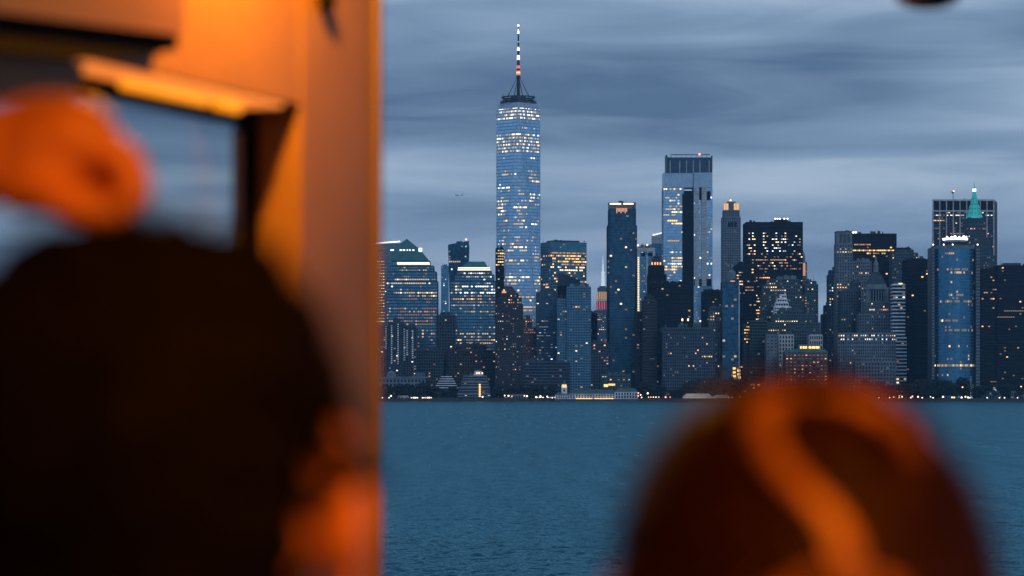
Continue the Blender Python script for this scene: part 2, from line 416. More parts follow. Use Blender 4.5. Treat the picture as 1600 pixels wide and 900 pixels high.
tag(mb.build('sea_wall', pmat('sea_wall_stone', (.05,.055,.06), .9, var=.35, scale=.2)), 'long dark stone sea wall along the waterline below the skyline', 'wall')
# ------------------------------------------------------------------ the city
# ---- tall tapering glass tower with the mast
def glass_obelisk():
    D = 4140; t = Tower('glass_skyscraper', 'tallest tapering glass tower with a lit mast on top', 810, D, 'skyclad', 'sky', cat='skyscraper', seed=5)
    h = 31.3; zb, zt = 56.0, t.Z(160); cy = h
    lt = dict(p=.05, row=.30, run=(.3, .9), cols='wwwwcca', dim=.55, faint=0)
    zn = [dict(y=(160, 165.5), p=0, row=0), dict(y=(165.5, 187), p=.93, row=0, cols='wwc', dim=.55), dict(y=(187, 206.5), p=.02, row=.12, run=(.1, .4), cols='wcc'),
          dict(y=(206.5, 236), p=.90, row=0, cols='wwc', dim=.65), dict(y=(236, 262), p=.015, row=.08, run=(.1, .5)), dict(y=(262, 292), p=.03, row=.6, fill=.62, run=(.4, 1)),
          dict(y=(292, 330), p=.03, row=.7, cols='wwwac', fill=.62, run=(.4, 1)), dict(y=(330, 372), p=.03, row=.6, cols='wwwac', fill=.65), dict(y=(372, 412), p=.05, row=.7, cols='wwwac', fill=.62, run=(.4, 1)), dict(y=(412, 447), p=.05, row=.6, fill=.65),
          dict(y=(447, 600), p=.08, row=.4, cols='wwao')]
    sq = [(-h, cy-h), (h, cy-h), (h, cy+h), (-h, cy+h)]
    t.tier(sq, 0, zb, fh=4.2, bay=3, sp=.2, pr=.12, lit=dict(p=.2, row=.2, cols='wao'), cap=False)
    b = [Vector((x, y, zb)) for x, y in sq]
    r = 31.3; tp = [Vector((0, cy-r, zt)), Vector((r, cy, zt)), Vector((0, cy+r, zt)), Vector((-r, cy, zt))]
    i = len(t.core.v); t.core.v += [tuple(p) for p in b + tp]
    for k in range(4):
        t.core.f.append((i+k, i+(k+1) % 4, i+4+k)); t.core.f.append((i+(k+1) % 4, i+4+(k+1) % 4, i+4+k)); t.core.m += [0, 0]
    t.core.f.append((i+4, i+5, i+6, i+7)); t.core.m.append(0)
    kw = dict(fh=4.75, bay=2.7, sp=.30, pr=.12, d=.12)
    t.face(b[0], b[1], tp[0], tp[0], lit=lt, zones=zn, piers=False, **kw)
    t.face(b[0], b[0], tp[3], tp[0], lit=lt, zones=zn, piers=False, **kw)
    t.face(b[1], b[1], tp[0], tp[1], lit=lt, zones=zn, piers=False, **kw)
    # stainless edge strips, parapet
    mb = MB()
    for p, q in ((b[0], tp[0]), (b[1], tp[0]), (b[0], tp[3]), (b[1], tp[1]), (tp[3], tp[0]), (tp[0], tp[1])): mb.bar(p, q, .7, n=5)
    t.add('edge_trim', mb, pmat('bright_steel', (.45, .52, .6), .3, metal=.8))
    mb = MB(); n0 = Vector((1, -1, 0)).normalized()
    for (A, B, nn) in ((tp[3], tp[0], Vector((-1, -1, 0)).normalized()), (tp[0], tp[1], n0)):
        mb.slab(A + Vector((0, 0, -9)), B + Vector((0, 0, -9)), B, A, nn, .5)
    t.add('parapet', mb, pmat('parapet_glass', (.36, .50, .66), .3, metal=.5))
    # ring platform
    steel = wall('steel'); z0 = zt
    for (zz, rr, hh) in ((1.0, 26.5, 3.0), (5.5, 22.5, 2.6), (9.5, 24.5, 1.6)):
        mb = MB(); n = 28
        for k in range(n):
            a0, a1 = 2*math.pi*k/n, 2*math.pi*(k+1)/n
            o0, o1 = Vector((math.cos(a0), math.sin(a0), 0)), Vector((math.cos(a1), math.sin(a1), 0)); c = Vector((0, cy, z0+zz))
            U = Vector((0, 0, hh))
            P = [c+o0*rr, c+o1*rr, c+o1*(rr-2.2), c+o0*(rr-2.2)]
            mb.quad(P[0], P[1], P[1]+U, P[0]+U); mb.quad(P[3]+U, P[2]+U, P[2], P[3]); mb.quad(P[0]+U, P[1]+U, P[2]+U, P[3]+U); mb.quad(P[3], P[2], P[1], P[0])
            if k % 2 == 0: mb.bar(c + o0*(rr-1) + Vector((0,0,hh)), c + o0*(rr-1) + Vector((0, 0, hh+3.2)), .3, n=4)
        t.add('platform_ring', mb, steel)
    mb = MB(); mb.cone(0, cy, 13, 11, z0+.01, z0+12, 16); t.add('mast_base', mb, steel)
    zt0, Zp = z0 + 12, t.Z
    mast = MB()
    for (ya, yb, r0, r1) in ((152, 118, 2.6, 2.2), (118, 116, 3.6, 3.6), (116, 92, 2.3, 2.0), (92, 70, 1.7, 1.5), (70, 48, 1.4, 1.0), (48, 34, .8, .3)):
        mast.cone(0, cy, r0, r1, Zp(ya), Zp(yb), 10)
    mo = t.add('mast', mast, steel)
    for (ya, yb, rr, key, st) in ((113.5, 107, 2.5, 'r', 2.2), (103, 98.5, 2.3, 'r', 1.8), (89.5, 82.5, 2.1, 'c', 2.6), (75, 65, 2.0, 'c', 2.6), (61.5, 59.5, 1.4, 'c', 2.0), (48.5, 41.5, 1.5, 'c', 2.4), (36.4, 33.8, 1.4, 'c', 4)):
        m2 = MB(); m2.cone(0, cy, rr, rr*(.45 if yb < 80 else .9), Zp(ya), Zp(yb), 10)
        o = m2.build('mast_light', emat('mast_light_%s%.1f' % (key, st), (1, .06, .03) if key == 'r' else (.86, .9, 1), st), mo)
    m2 = MB(); m2.cone(0, cy, 2.6, 2.55, Zp(111), Zp(108.5), 10); m2.build('mast_light', emat('mast_amber', (1, .42, .1), 2.5), mo)
    for k in range(8):
        a = 2*math.pi*(k+.5)/8; g = MB()
        g.bar((18*math.cos(a), cy+18*math.sin(a), z0+9), (2.2*math.cos(a), cy+2.2*math.sin(a), Zp(118)), .38, n=4); g.build('guy_cable', steel, mo)
    t.done()
glass_obelisk()

# ---- the pyramid-roofed office tower by the ferry wall
def pyramid_office():
    t = Tower('pyramid_office_tower', 'glass office tower with a green pyramid roof beside the orange ferry wall', 645, 3800, 'navy', 'mid', seed=11)
    lt = dict(p=.05, row=.5, run=(.3, 1), cols='wwwac', dim=.9, fill=.75)
    zn = [dict(y=(407, 424), p=.05, row=.5, run=(.6, 1), cols='w'), dict(y=(424, 434), p=.1, row=.3), dict(y=(434, 446), p=.45, row=.9, run=(.7, 1), cols='wwc', dim=.3), dict(y=(446, 456), p=.03, row=0),
          dict(y=(456, 486), p=.08, row=.75, cols='wwoc', dim=.9, fill=.7, run=(.5, 1)), dict(y=(486, 512), p=.10, row=.85, cols='waoo', run=(.5, 1), fill=.7), dict(y=(512, 700), p=.13, row=.1, cols='woow', dim=.8)]
    kw = dict(fh=4.1, bay=2.9, sp=.34, pr=.2, lit=lt, zones=zn)
    Z = t.Z
    t.tier(t.rect(604, 683, 55, 0), 0, Z(440), **kw)
    t.tier(t.rect(606, 681, 51, 2), Z(440)+1.103, Z(425), **kw)
    t.tier(t.rect(610, 677, 46, 4), Z(425)+1.103, Z(416), **kw)
    t.tier(t.rect(613, 671, 42, 6), Z(416)+1.103, Z(408), fh=4.1, bay=2.9, sp=.34, pr=.2, lit=dict(p=0, row=0))
    zb = Z(408)+1.103
    r0 = t.rect(610, 670, 40, 7); r1 = t.rect(612, 656, 30, 11); ap = [(t.X(634.5), 26)]*4
    m = MB(); m.prism(r0, zb, Z(389), r1); m.prism([(x*1.0, y) for x, y in r1], Z(389)+.003, Z(371.5), ap)
    ro = t.add('pyramid_roof', m, wall('copper'))
    m = MB(); 
    for k in range(1, 8):                                   # standing seams
        u = k/8; a = Vector((*r1[0], Z(389))).lerp(Vector((*r1[1], Z(389))), u); m.bar(a+Vector((0,-.05,0)), (t.X(634.5), 26, Z(371.5)), .22, n=4)
        a2 = Vector((*r0[0], zb)).lerp(Vector((*r0[1], zb)), u); b2 = Vector((*r1[0], Z(389))).lerp(Vector((*r1[1], Z(389))), u); m.bar(a2, b2, .22, n=4)
    m.build('roof_seam', wall('copper'), ro)
    for (a, b) in ((609.5, 615), (624, 627.5), (629, 632.5), (635, 637), (639, 641), (644, 647)): t.lightbar(a, b, 389.2, 391.2, 'c', 2.2, 10.6, name='dormer_light')
    t.lightbar(654, 659, 387, 392.5, 'c', 3.0, 9.5, name='dormer_light')
    t.lightbar(620, 671, 409.4, 411.2, 'c', 1.6, 5.7); t.lightbar(620.5, 671.5, 411.6, 413.4, 'w', 1.7, 5.6)
    t.done()
    u = Tower('office_tower', 'office tower with yellow lit floors at the edge of the ferry wall', 585, 3930, 'stone', 'mid', seed=3)
    zn = [dict(y=(408, 505), x=(560, 602), p=.86, row=1, run=(.9, 1), cols='aaaw', dim=.55), dict(y=(376, 408), p=0, row=0)]
    u.tier(u.rect(556, 613, 55), 0, u.Z(392), fh=4.1, bay=2.6, sp=.5, pr=.25, lit=dict(p=.04, row=0), zones=zn)
    u.tier(u.rect(560, 625, 46, 5), u.Z(392)+1.103, u.Z(381), fh=4.1, bay=2.6, sp=.5, pr=.25, lit=dict(p=0, row=0))
    m = MB(); m.bar((u.X(586), 4.2, u.Z(380)), (u.X(625), 4.2, u.Z(377)), .9, n=6); u.add('lit_cornice', m, emat('bar_white', (.9, .95, 1), 1.8)); u.done()
pyramid_office()

def mastaba_office():
    t = Tower('flat_topped_office_tower', 'glass office tower with a flat topped green roof over a white lit cornice', 740, 3790, 'navy', 'mid', seed=21)
    lt = dict(p=.05, row=.5, run=(.4, 1), cols='wwca', dim=.9, fill=.75)
    zn = [dict(y=(425, 443), p=.25, row=.5, run=(.3, .7), cols='wcc', dim=.6), dict(y=(443, 462), p=.40, row=.9, run=(.7, 1), cols='ccw', dim=.4), dict(y=(462, 475), p=.1, row=.7, run=(.6, 1), cols='aw'), dict(y=(475, 500), p=.10, row=.4, cols='wca'),
          dict(y=(500, 528), p=.10, row=.1, cols='ww'), dict(y=(528, 540), p=.5, row=.8, run=(.8, 1), cols='owa', dim=.6), dict(y=(540, 700), p=.07, row=.08, cols='ooa')]
    kw = dict(fh=4.1, bay=2.9, sp=.34, pr=.2, lit=lt, zones=zn); Z = t.Z
    t.tier(t.rect(704, 774, 52, 0), 0, Z(440), **kw)
    t.tier(t.rect(711, 772, 48, 2), Z(440)+1.103, Z(430), **kw)
    t.tier(t.rect(714, 768, 44, 4), Z(430)+1.103, Z(424.5), **kw)
    m = MB(); m.prism(t.rect(716, 766, 40, 5), Z(424.5)+1.103, Z(417.5), t.rect(718, 764, 38, 6)); t.add('cornice_block', m, wall('navy'))
    m = MB(); m.prism(t.rect(720, 762, 36, 7), Z(417.5)+.003, Z(408), t.rect(732, 757, 20, 15)); ro = t.add('flat_topped_roof', m, wall('copper'))
    m = MB()
    for k in range(0, 9):
        u = k/8; a = Vector((t.X(720), 7, Z(417.5))).lerp(Vector((t.X(762), 7, Z(417.5))), u); b = Vector((t.X(732), 15, Z(408))).lerp(Vector((t.X(757), 15, Z(408))), u); m.bar(a, b, .22, n=4)
    m.build('roof_seam', wall('copper'), ro)
    t.lightbar(715.5, 765.5, 417.6, 419.2, 'c', 2.0, 4.0); t.lightbar(715, 766, 420.4, 422.4, 'w', 1.7, 3.6)
    t.done()
mastaba_office()

# ---- left side
simple('slim_apartment_tower', 'slim pale far tower between the pyramid roofed tower and the flared one', 689.5, 700.5, 416, 6500, 22, 'blue', 'mid', dict(p=.05, row=.05, cols='wc', dim=.9), fh=4.5, bay=4, sp=.3, pr=.2, plant=(691, 699, 416, 3, 4, 8)).done()
def flared():
    t = Tower('flared_glass_tower', 'dark glass tower flaring outwards to a slanted jagged crown', 716, 4500, 'navy', 'deep', seed=4)
    lt = dict(p=.035, row=.03, cols='wcc', dim=.9); Z = t.Z
    t.tier(t.rect(704, 729, 32, 0), 0, Z(470), t.rect(703, 730, 34, -1), fh=4, bay=3, sp=.2, pr=.15, lit=lt, cap=False)
    t.tier(t.rect(703, 730, 34, -1), Z(470), Z(383), t.rect(700.5, 732.5, 38, -3), fh=4, bay=3, sp=.2, pr=.15, lit=lt, cap=False)
    a, b = t.X(700.5), t.X(732.5); m = MB()
    for (p, q, h0, h1) in (((a, -3), (b, -3), 383, 377), ((a, 35), (b, 35), 380, 374.5), ((b, -3), (b, 35), 377, 374.5), ((a, 35), (a, -3), 380, 383)):
        m.quad((*p, Z(384)), (*q, Z(384)), (*q, Z(h1)), (*p, Z(h0)))
    t.add('crown_screen', m, glass('deep'))
    m = MB(); m.box(t.X(713), t.X(722), 10, 20, Z(384), Z(376.5)); m.box(t.X(722.4), t.X(727), 8, 18, Z(384), Z(378)); t.add('roof_plant', m, wall('navy'))
    t.mast(719, 377, 372, .4, 12); t.mast(728, 378, 373.5, .5, 12, 'o'); t.done()
flared()
simple('dark_midrise', 'dark flat roofed block with pale ornament strips left of the flared tower', 682, 711, 493, 3700, 30, 'navy', 'black', dict(p=.03, row=.02, cols='aw'), plant=(688, 702, 493, 3)).done()
def gateway():
    t = Tower('apartment_slab', 'apartment block with pale vertical balcony strips near the waterfront', 622, 3570, 'navy', 'dark', seed=9)
    lt = dict(p=.045, row=0, cols='awwc', dim=.5)
    for (a, b, y, yo) in ((590, 607, 510, 6), (607, 630, 504, 0), (630, 650, 511, 5)):
        t.tier(t.rect(a + .02, b - .02, 24, yo), 0, t.Z(y), fh=3, bay=3.1, sp=.35, pr=.3, lit=lt)
    for (px, y0, y1, yo) in ((603, 509, 545, 6), (612, 508, 568, 0), (622, 507, 569, 0), (631.5, 514, 563, 5), (636, 516, 555, 5), (644.5, 518, 560, 5)):
        m = MB(); z = t.Z(y1)
        while z < t.Z(y0):
            m.box(t.X(px-1.1), t.X(px+1.1), yo-1.6, yo-.55, z, z+1.5); z += 2.7
        t.add('balcony_strip', m, wall('white'))
    t.plant(600, 604, 510, 3, 10, 8); t.plant(613, 624, 504, 4, 6, 8); t.done()
gateway()
simple('dark_office_block', 'dark low office block below the pyramid roofed tower', 650, 692, 548, 3640, 30, 'navy', 'black', dict(p=.05, row=.04, cols='owa', dim=.9), plant=(655, 680, 548, 3, 6, 10, 2)).done()
simple('brick_midrise', 'dark brick block with scattered lights below the flat topped office tower', 698, 774, 548, 3650, 30, 'brown', 'black', dict(p=.06, row=.04, cols='oaw', dim=.8), tiers=((712, 760, 541, 6, 16),), plant=(720, 750, 541, 3, 8, 8, 2)).done()

# ---- around the tall tower
simple('dark_slab_tower', 'dark slab with amber lit upper floors at the left foot of the tallest tower', 774.5, 787, 389, 4000, 40, 'black', 'black', dict(p=.02, row=.02), [dict(y=(391, 415), p=.5, row=1, run=(.9, 1), cols='aw', dim=.4), dict(y=(415, 430), p=.12, row=.1)], fh=4, bay=2.8, sp=.35, pr=.15).done()
def brown_crown():
    t = Tower('brick_apartment_tower', 'brown brick tower with a stepped crown in front of the tallest tower', 795.5, 3600, 'brown', 'dark', seed=31)
    lt = dict(p=.10, row=.02, cols='awwco', dim=.75); kw = dict(fh=3.2, bay=2.7, sp=.45, pr=.5, lit=lt); Z = t.Z
    t.tier(t.rect(774, 817, 30, 0), 0, Z(476), **kw)
    t.tier(t.rect(776.5, 814.5, 26, 2), Z(476)+1.103, Z(466), fh=3.2, bay=2.7, sp=.4, pr=.45, lit=dict(p=.35, row=0, cols='ooaw', dim=.5))
    t.tier(t.rect(781, 810, 20, 4), Z(466)+1.103, Z(459), fh=3.2, bay=2.7, sp=.4, pr=.45, lit=dict(p=.05, row=0))
    m = MB(); m.prism(t.rect(783.5, 806, 16, 6), Z(459)+1.103, Z(450), t.rect(786, 803, 12, 8)); m.prism(t.rect(788, 801, 10, 9), Z(450)+.003, Z(447)); t.add('crown', m, wall('brown'))
    t.lightbar(784, 791, 455, 461, 'o', .9, 5.3, name='lit_crown_window'); t.lightbar(786, 789, 452, 455, 'a', 1.1, 5.9, name='lit_crown_window'); t.done()
brown_crown()
simple('rose_brick_tower', 'narrow rose brick tower right of the stepped brown one', 815.5, 837, 513, 3660, 26, 'brick', 'dark', dict(p=.10, row=.04, cols='oow', dim=.9), fh=3.4, bay=2.6, pr=.5, tiers=((817, 831, 500, 4, 16), (819, 828, 494, 6, 10)), zones=[dict(y=(490, 520), p=.4, row=.3, cols='oow')]).done()
simple('striped_glass_tower', 'narrow tower with pale window rows left of the wedge topped tower', 838.5, 871, 458, 3640, 30, 'navy', 'deep', dict(p=.03, row=.03, cols='cw'), [dict(y=(500, 620), x=(838, 855), p=.35, row=.2, cols='cwco', dim=1.2)], fh=3.7, bay=3, sp=.45, pr=.15, plant=(842, 860, 458, 3)).done()
def seven():
    t = Tower('square_glass_office', 'square glass office tower with rows of amber windows right of the tallest tower', 880, 4350, 'blue', 'mid', seed=41)
    zn = [dict(y=(376, 391), p=0, row=0), dict(y=(391, 415), x=(860, 920), p=.35, row=1, run=(.6, 1), cols='aaaw', dim=.45), dict(y=(415, 423), x=(860, 920), p=.25, row=.7, cols='wwc', dim=.3), dict(y=(423, 445), x=(860, 920), p=.2, row=.4, cols='owa'), dict(y=(376, 700), x=(800, 860), p=.04, row=.06, cols='ow')]
    t.tier(t.turned(843.5, 860, 917, 24), 0, t.Z(379), fh=4.3, bay=3.0, sp=.3, pr=.12, lit=dict(p=.12, row=.15, cols='wao'), zones=zn)
    m = MB(); z = t.Z(379)+1.1; pl = t.turned(843.5, 860, 917, 24); cx = sum(p[0] for p in pl)/4; cy = sum(p[1] for p in pl)/4
    m.prism([(cx+(x-cx)*.7, cy+(y-cy)*.7) for x, y in pl], z+.003, z+3); t.add('roof_plant', m, wall('navy')); t.mast(890, 378, 374, .4, 30); t.done()
seven()
def wedge():
    t = Tower('wedge_topped_tower', 'dark tower with a slanted wedge roof left of the domed pier', 889, 3740, 'black', 'black', seed=42)
    t.tier(t.turned(871.5, 882, 907, 35), 0, t.Z(446), fh=3.9, bay=3.2, sp=.35, pr=.2, lit=dict(p=.01, row=0), cap=False)
    pl = t.turned(871.5, 882, 907, 35); z = t.Z(446)+.003; m = MB(); i = 0
    hz = [t.Z(428), t.Z(437.5), t.Z(437), t.Z(426.5)]
    m.v = [(x, y, z) for x, y in pl] + [(x, y, h) for (x, y), h in zip(pl, hz)]
    m.f = [(0,1,5,4), (1,2,6,5), (2,3,7,6), (3,0,4,7), (4,5,6), (4,6,7)]; m.m = [0]*6
    t.add('wedge_roof', m, wall('navy')); t.done()
wedge()
def riverhouse():
    t = Tower('residential_glass_tower', 'blue residential tower with open balconies behind the white pier building', 897, 3570, 'blue', 'deep', seed=43)
    lt = dict(p=.035, row=.01, cols='wcoa', dim=.5); Z = t.Z
    t.tier(t.rect(871, 886, 26, 4), 0, Z(468), fh=3.2, bay=3.4, sp=.35, pr=.2, lit=lt)
    t.tier(t.rect(886.02, 923, 34, 0), 0, Z(449), fh=3.2, bay=3.4, sp=.35, pr=.25, lit=lt, zones=[dict(y=(440, 470), p=.01, row=0)])
    t.plant(890, 915, 449, 3.2, 8, 12, 3, wall('blue')); t.done()
riverhouse()
simple('long_low_museum', 'long low dark building with ribbon windows left of the domed pier tower', 818, 890, 566, 3510, 24, 'navy', 'dark', dict(p=.01, row=.02, cols='wo'), fh=3.6, bay=3.2, sp=.5, pr=.05, plant=(826, 850, 566, 3, 6, 8, 2)).done()
def old_setback():
    t = Tower('floodlit_setback_tower', 'far setback tower with red and yellow floodlit top and a white spire', 941.5, 8500, 'stoned', 'dark', seed=44)
    Z = t.Z; kw = dict(fh=6, bay=5, sp=.4, pr=.5)
    t.tier(t.rect(928, 957, 55, 0), 0, Z(520), lit=dict(p=.12, row=.1, cols='ow'), **kw)
    t.tier(t.rect(930.5, 955, 48, 3), Z(520)+1.103, Z(485), lit=dict(p=.12, row=.15, cols='owr'.replace('r', 'o')), **kw)
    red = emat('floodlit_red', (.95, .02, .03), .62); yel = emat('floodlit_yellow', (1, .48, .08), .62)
    for (a, b, y0, y1, mt, nm) in ((931.5, 953.5, 484, 470, red, 'red_floodlit_stage'), (932.5, 952, 469, 455, yel, 'yellow_floodlit_stage')):
        m = MB(); m.prism(t.rect(a+.8, b-.8, 40, 6), Z(y0)+1.2, Z(y1)); st = t.add(nm, m, wall('stoned'))
        for k in range(6):
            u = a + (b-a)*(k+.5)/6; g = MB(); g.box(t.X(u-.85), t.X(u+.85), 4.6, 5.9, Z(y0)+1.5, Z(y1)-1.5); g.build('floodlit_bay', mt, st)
    m = MB(); m.prism(t.rect(934, 950, 34, 8), Z(455)+.003, Z(449)); m.prism(t.rect(937, 947, 22, 12), Z(449)+.003, Z(446.5)); t.add('stage', m, wall('stoned'))
    m = MB(); c = (t.X(942.5), 22); m.cone(*c, 5.5, 4.2, Z(446.5)+.003, Z(426), 10); m.cone(*c, 3.0, 2.2, Z(426), Z(414), 8); m.cone(*c, 1.6, .6, Z(414), Z(399), 6); m.cone(*c, 6, 6, Z(426), Z(424.6), 10)
    m.cone(*c, 10, 6, Z(448.5), Z(445), 10)
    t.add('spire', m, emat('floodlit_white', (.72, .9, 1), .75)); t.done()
old_setback()
simple('dark_narrow_block', 'dark narrow block left of the far floodlit tower', 921.5, 933, 491, 3820, 26, 'black', 'black', dict(p=.05, row=.03, cols='aw')).done()
simple('dark_hotel_block', 'dark midrise with a few bright windows behind the long pier hall', 922.5, 951, 537, 3575, 26, 'navy', 'dark', dict(p=.07, row=.03, cols='wwao', dim=.6), plant=(926, 946, 537, 3.5, 4, 8, 3, wall('stoned'))).done()
def fifty():
    t = Tower('curved_corner_tower', 'tall dark glass apartment tower with a bright white and pink lit crown', 972.5, 3650, 'navy', 'deep', seed=50)
    lt = dict(p=.012, row=.035, run=(.08, .25), cols='aaow', dim=.45); Z = t.Z
    def octo(x0, x1, dep, y0, c=2.5):
        a, b = t.X(x0), t.X(x1); return [(a+c, y0), (b-c, y0), (b, y0+c), (b, y0+dep-c), (b-c, y0+dep), (a+c, y0+dep), (a, y0+dep-c), (a, y0+c)]
    t.tier(octo(949.5, 995, 34, 0), 0, Z(353), fh=3.6, bay=3.2, sp=.22, pr=.14, lit=lt)
    t.tier(octo(951.5, 993.5, 30, 2), Z(353)+1.103, Z(327), fh=3.6, bay=3.2, sp=.22, pr=.14, lit=dict(p=0, row=0))
    m = MB()
    for (a, b) in ((951.5, 954), (991, 993.5)): m.box(t.X(a), t.X(b), 2, 30, Z(327)+1.103, Z(317))
    m.box(t.X(954)+.01, t.X(991)-.01, 8, 28, Z(327)+1.103, Z(319.5)); m.box(t.X(951), t.X(994), 1.5, 30.5, Z(317), Z(316)); t.add('crown_frame', m, wall('stone'))
    for (a, b) in ((953, 970.5), (974, 990)): t.lightbar(a, b, 317.2, 319.2, 'w', 3.0, 1.7, name='crown_light')
    for k in range(8): t.lightbar(963+k*2.2, 964.6+k*2.2, 325, 330.5 if k % 3 else 333, 'o', .8, 1.2, name='lit_crown_window')
    t.plant(966, 976, 317, 2.5, 10, 8); t.mast(979, 316, 312.5, .3, 10); t.done()
fifty()
def framed():
    t = Tower('pale_framed_tower', 'pale framed tower with a column of white lights beside the pink crowned tower', 1009, 4300, 'blue', 'mid', seed=51)
    Z = t.Z; t.tier(t.rect(996, 1023, 36, 0), 0, Z(388), fh=3.9, bay=3, sp=.3, pr=.15, lit=dict(p=.03, row=0, cols='wc'))
    for (a, b, y0, y1) in ((995.5, 1000, 388, 610), (1009.5, 1012.5, 400, 610), (1020, 1023.5, 388, 610), (1000.05, 1019.95, 388, 393)):
        m = MB(); m.box(t.X(a), t.X(b), -2.0, -.6, max(0, Z(y1)), Z(y0)+.5); t.add('frame_pier', m, wall('pale'))
    for k in range(40):
        y = 402 + k*2.75
        if y > 502: break
        t.lightbar(996.3, 998.6, y, y+1.3, 'w', 2.2, -2.05, name='edge_light')
    m = MB(); m.box(t.X(1002), t.X(1008), -1.2, -.5, Z(400), Z(395)); m.box(t.X(1012.6), t.X(1019), -1.2, -.5, Z(400), Z(395)); t.add('louvre', m, wall('black'))
    t.plant(1001, 1020, 388, 4, 6, 12, 3, wall('stone')); t.mast(997, 388, 383, .3, 6, 'o'); t.mast(1011.5, 386, 382.5, .3, 6, 'o'); t.done()
framed()
def slanted():
    t = Tower('slanted_roof_tower', 'glass tower with a white lit slanted roof edge left of the tallest right hand tower', 1028.5, 4560, 'blue', 'mid', seed=52)
    Z = t.Z; pl = t.rect(1019.5, 1038, 30, 0)
    t.tier(pl, 0, Z(380), fh=4, bay=3, sp=.3, pr=.2, lit=dict(p=.05, row=.03, cols='wc'), cap=False)
    hz = [Z(367.5), Z(363), Z(363), Z(367.5)]; m = MB(); z = Z(380)+.003
    m.v = [(x, y, z) for x, y in pl] + [(x, y, h) for (x, y), h in zip(pl, hz)]; m.f = [(0,1,5,4), (1,2,6,5), (2,3,7,6), (3,0,4,7), (4,5,6,7)]; m.m = [0]*5
    t.add('sloped_crown', m, pmat('crown_panels', (.33, .38, .43), .5))
    m = MB(); m.bar((pl[0][0], -.6, hz[0]), (pl[1][0], -.6, hz[1]), .75, n=6); t.add('roof_edge_light', m, emat('bar_white', (.9, .95, 1), 1.8)); t.done()
slanted()
def gothic():
    t = Tower('dark_crowned_tower', 'dark stone tower with an orange glowing crown below the slanted roof tower', 1026, 3710, 'black', 'black', seed=53)
    Z = t.Z; lt = dict(p=.01, row=0, cols='a')
    t.tier(t.rect(1012.5, 1041, 26, 0), 0, Z(430), fh=3.8, bay=2.6, sp=.3, pr=.5, lit=lt)
    t.tier(t.rect(1014, 1038, 20, 2), Z(430)+1.103, Z(416), fh=3.8, bay=2.6, sp=.3, pr=.5, lit=lt)
    m = MB(); m.prism(t.rect(1017.5, 1035.5, 14, 5), Z(416)+1.103, Z(409)); m.prism(t.rect(1018.5, 1034.5, 12, 6), Z(409)+.003, Z(399.5), t.rect(1022, 1031, 5, 9)); t.add('crown', m, wall('brown'))
    for u in (1019, 1023.5, 1027.5, 1032): t.lightbar(u-.9, u+1.3, 409.5, 413.5, 'o', 1.8, 4.8, name='crown_light')
    m = MB(); m.box(t.X(1026.2), t.X(1027.4), 8, 9, Z(399.5), Z(397)); t.add('finial', m, wall('black')); t.done()
gothic()
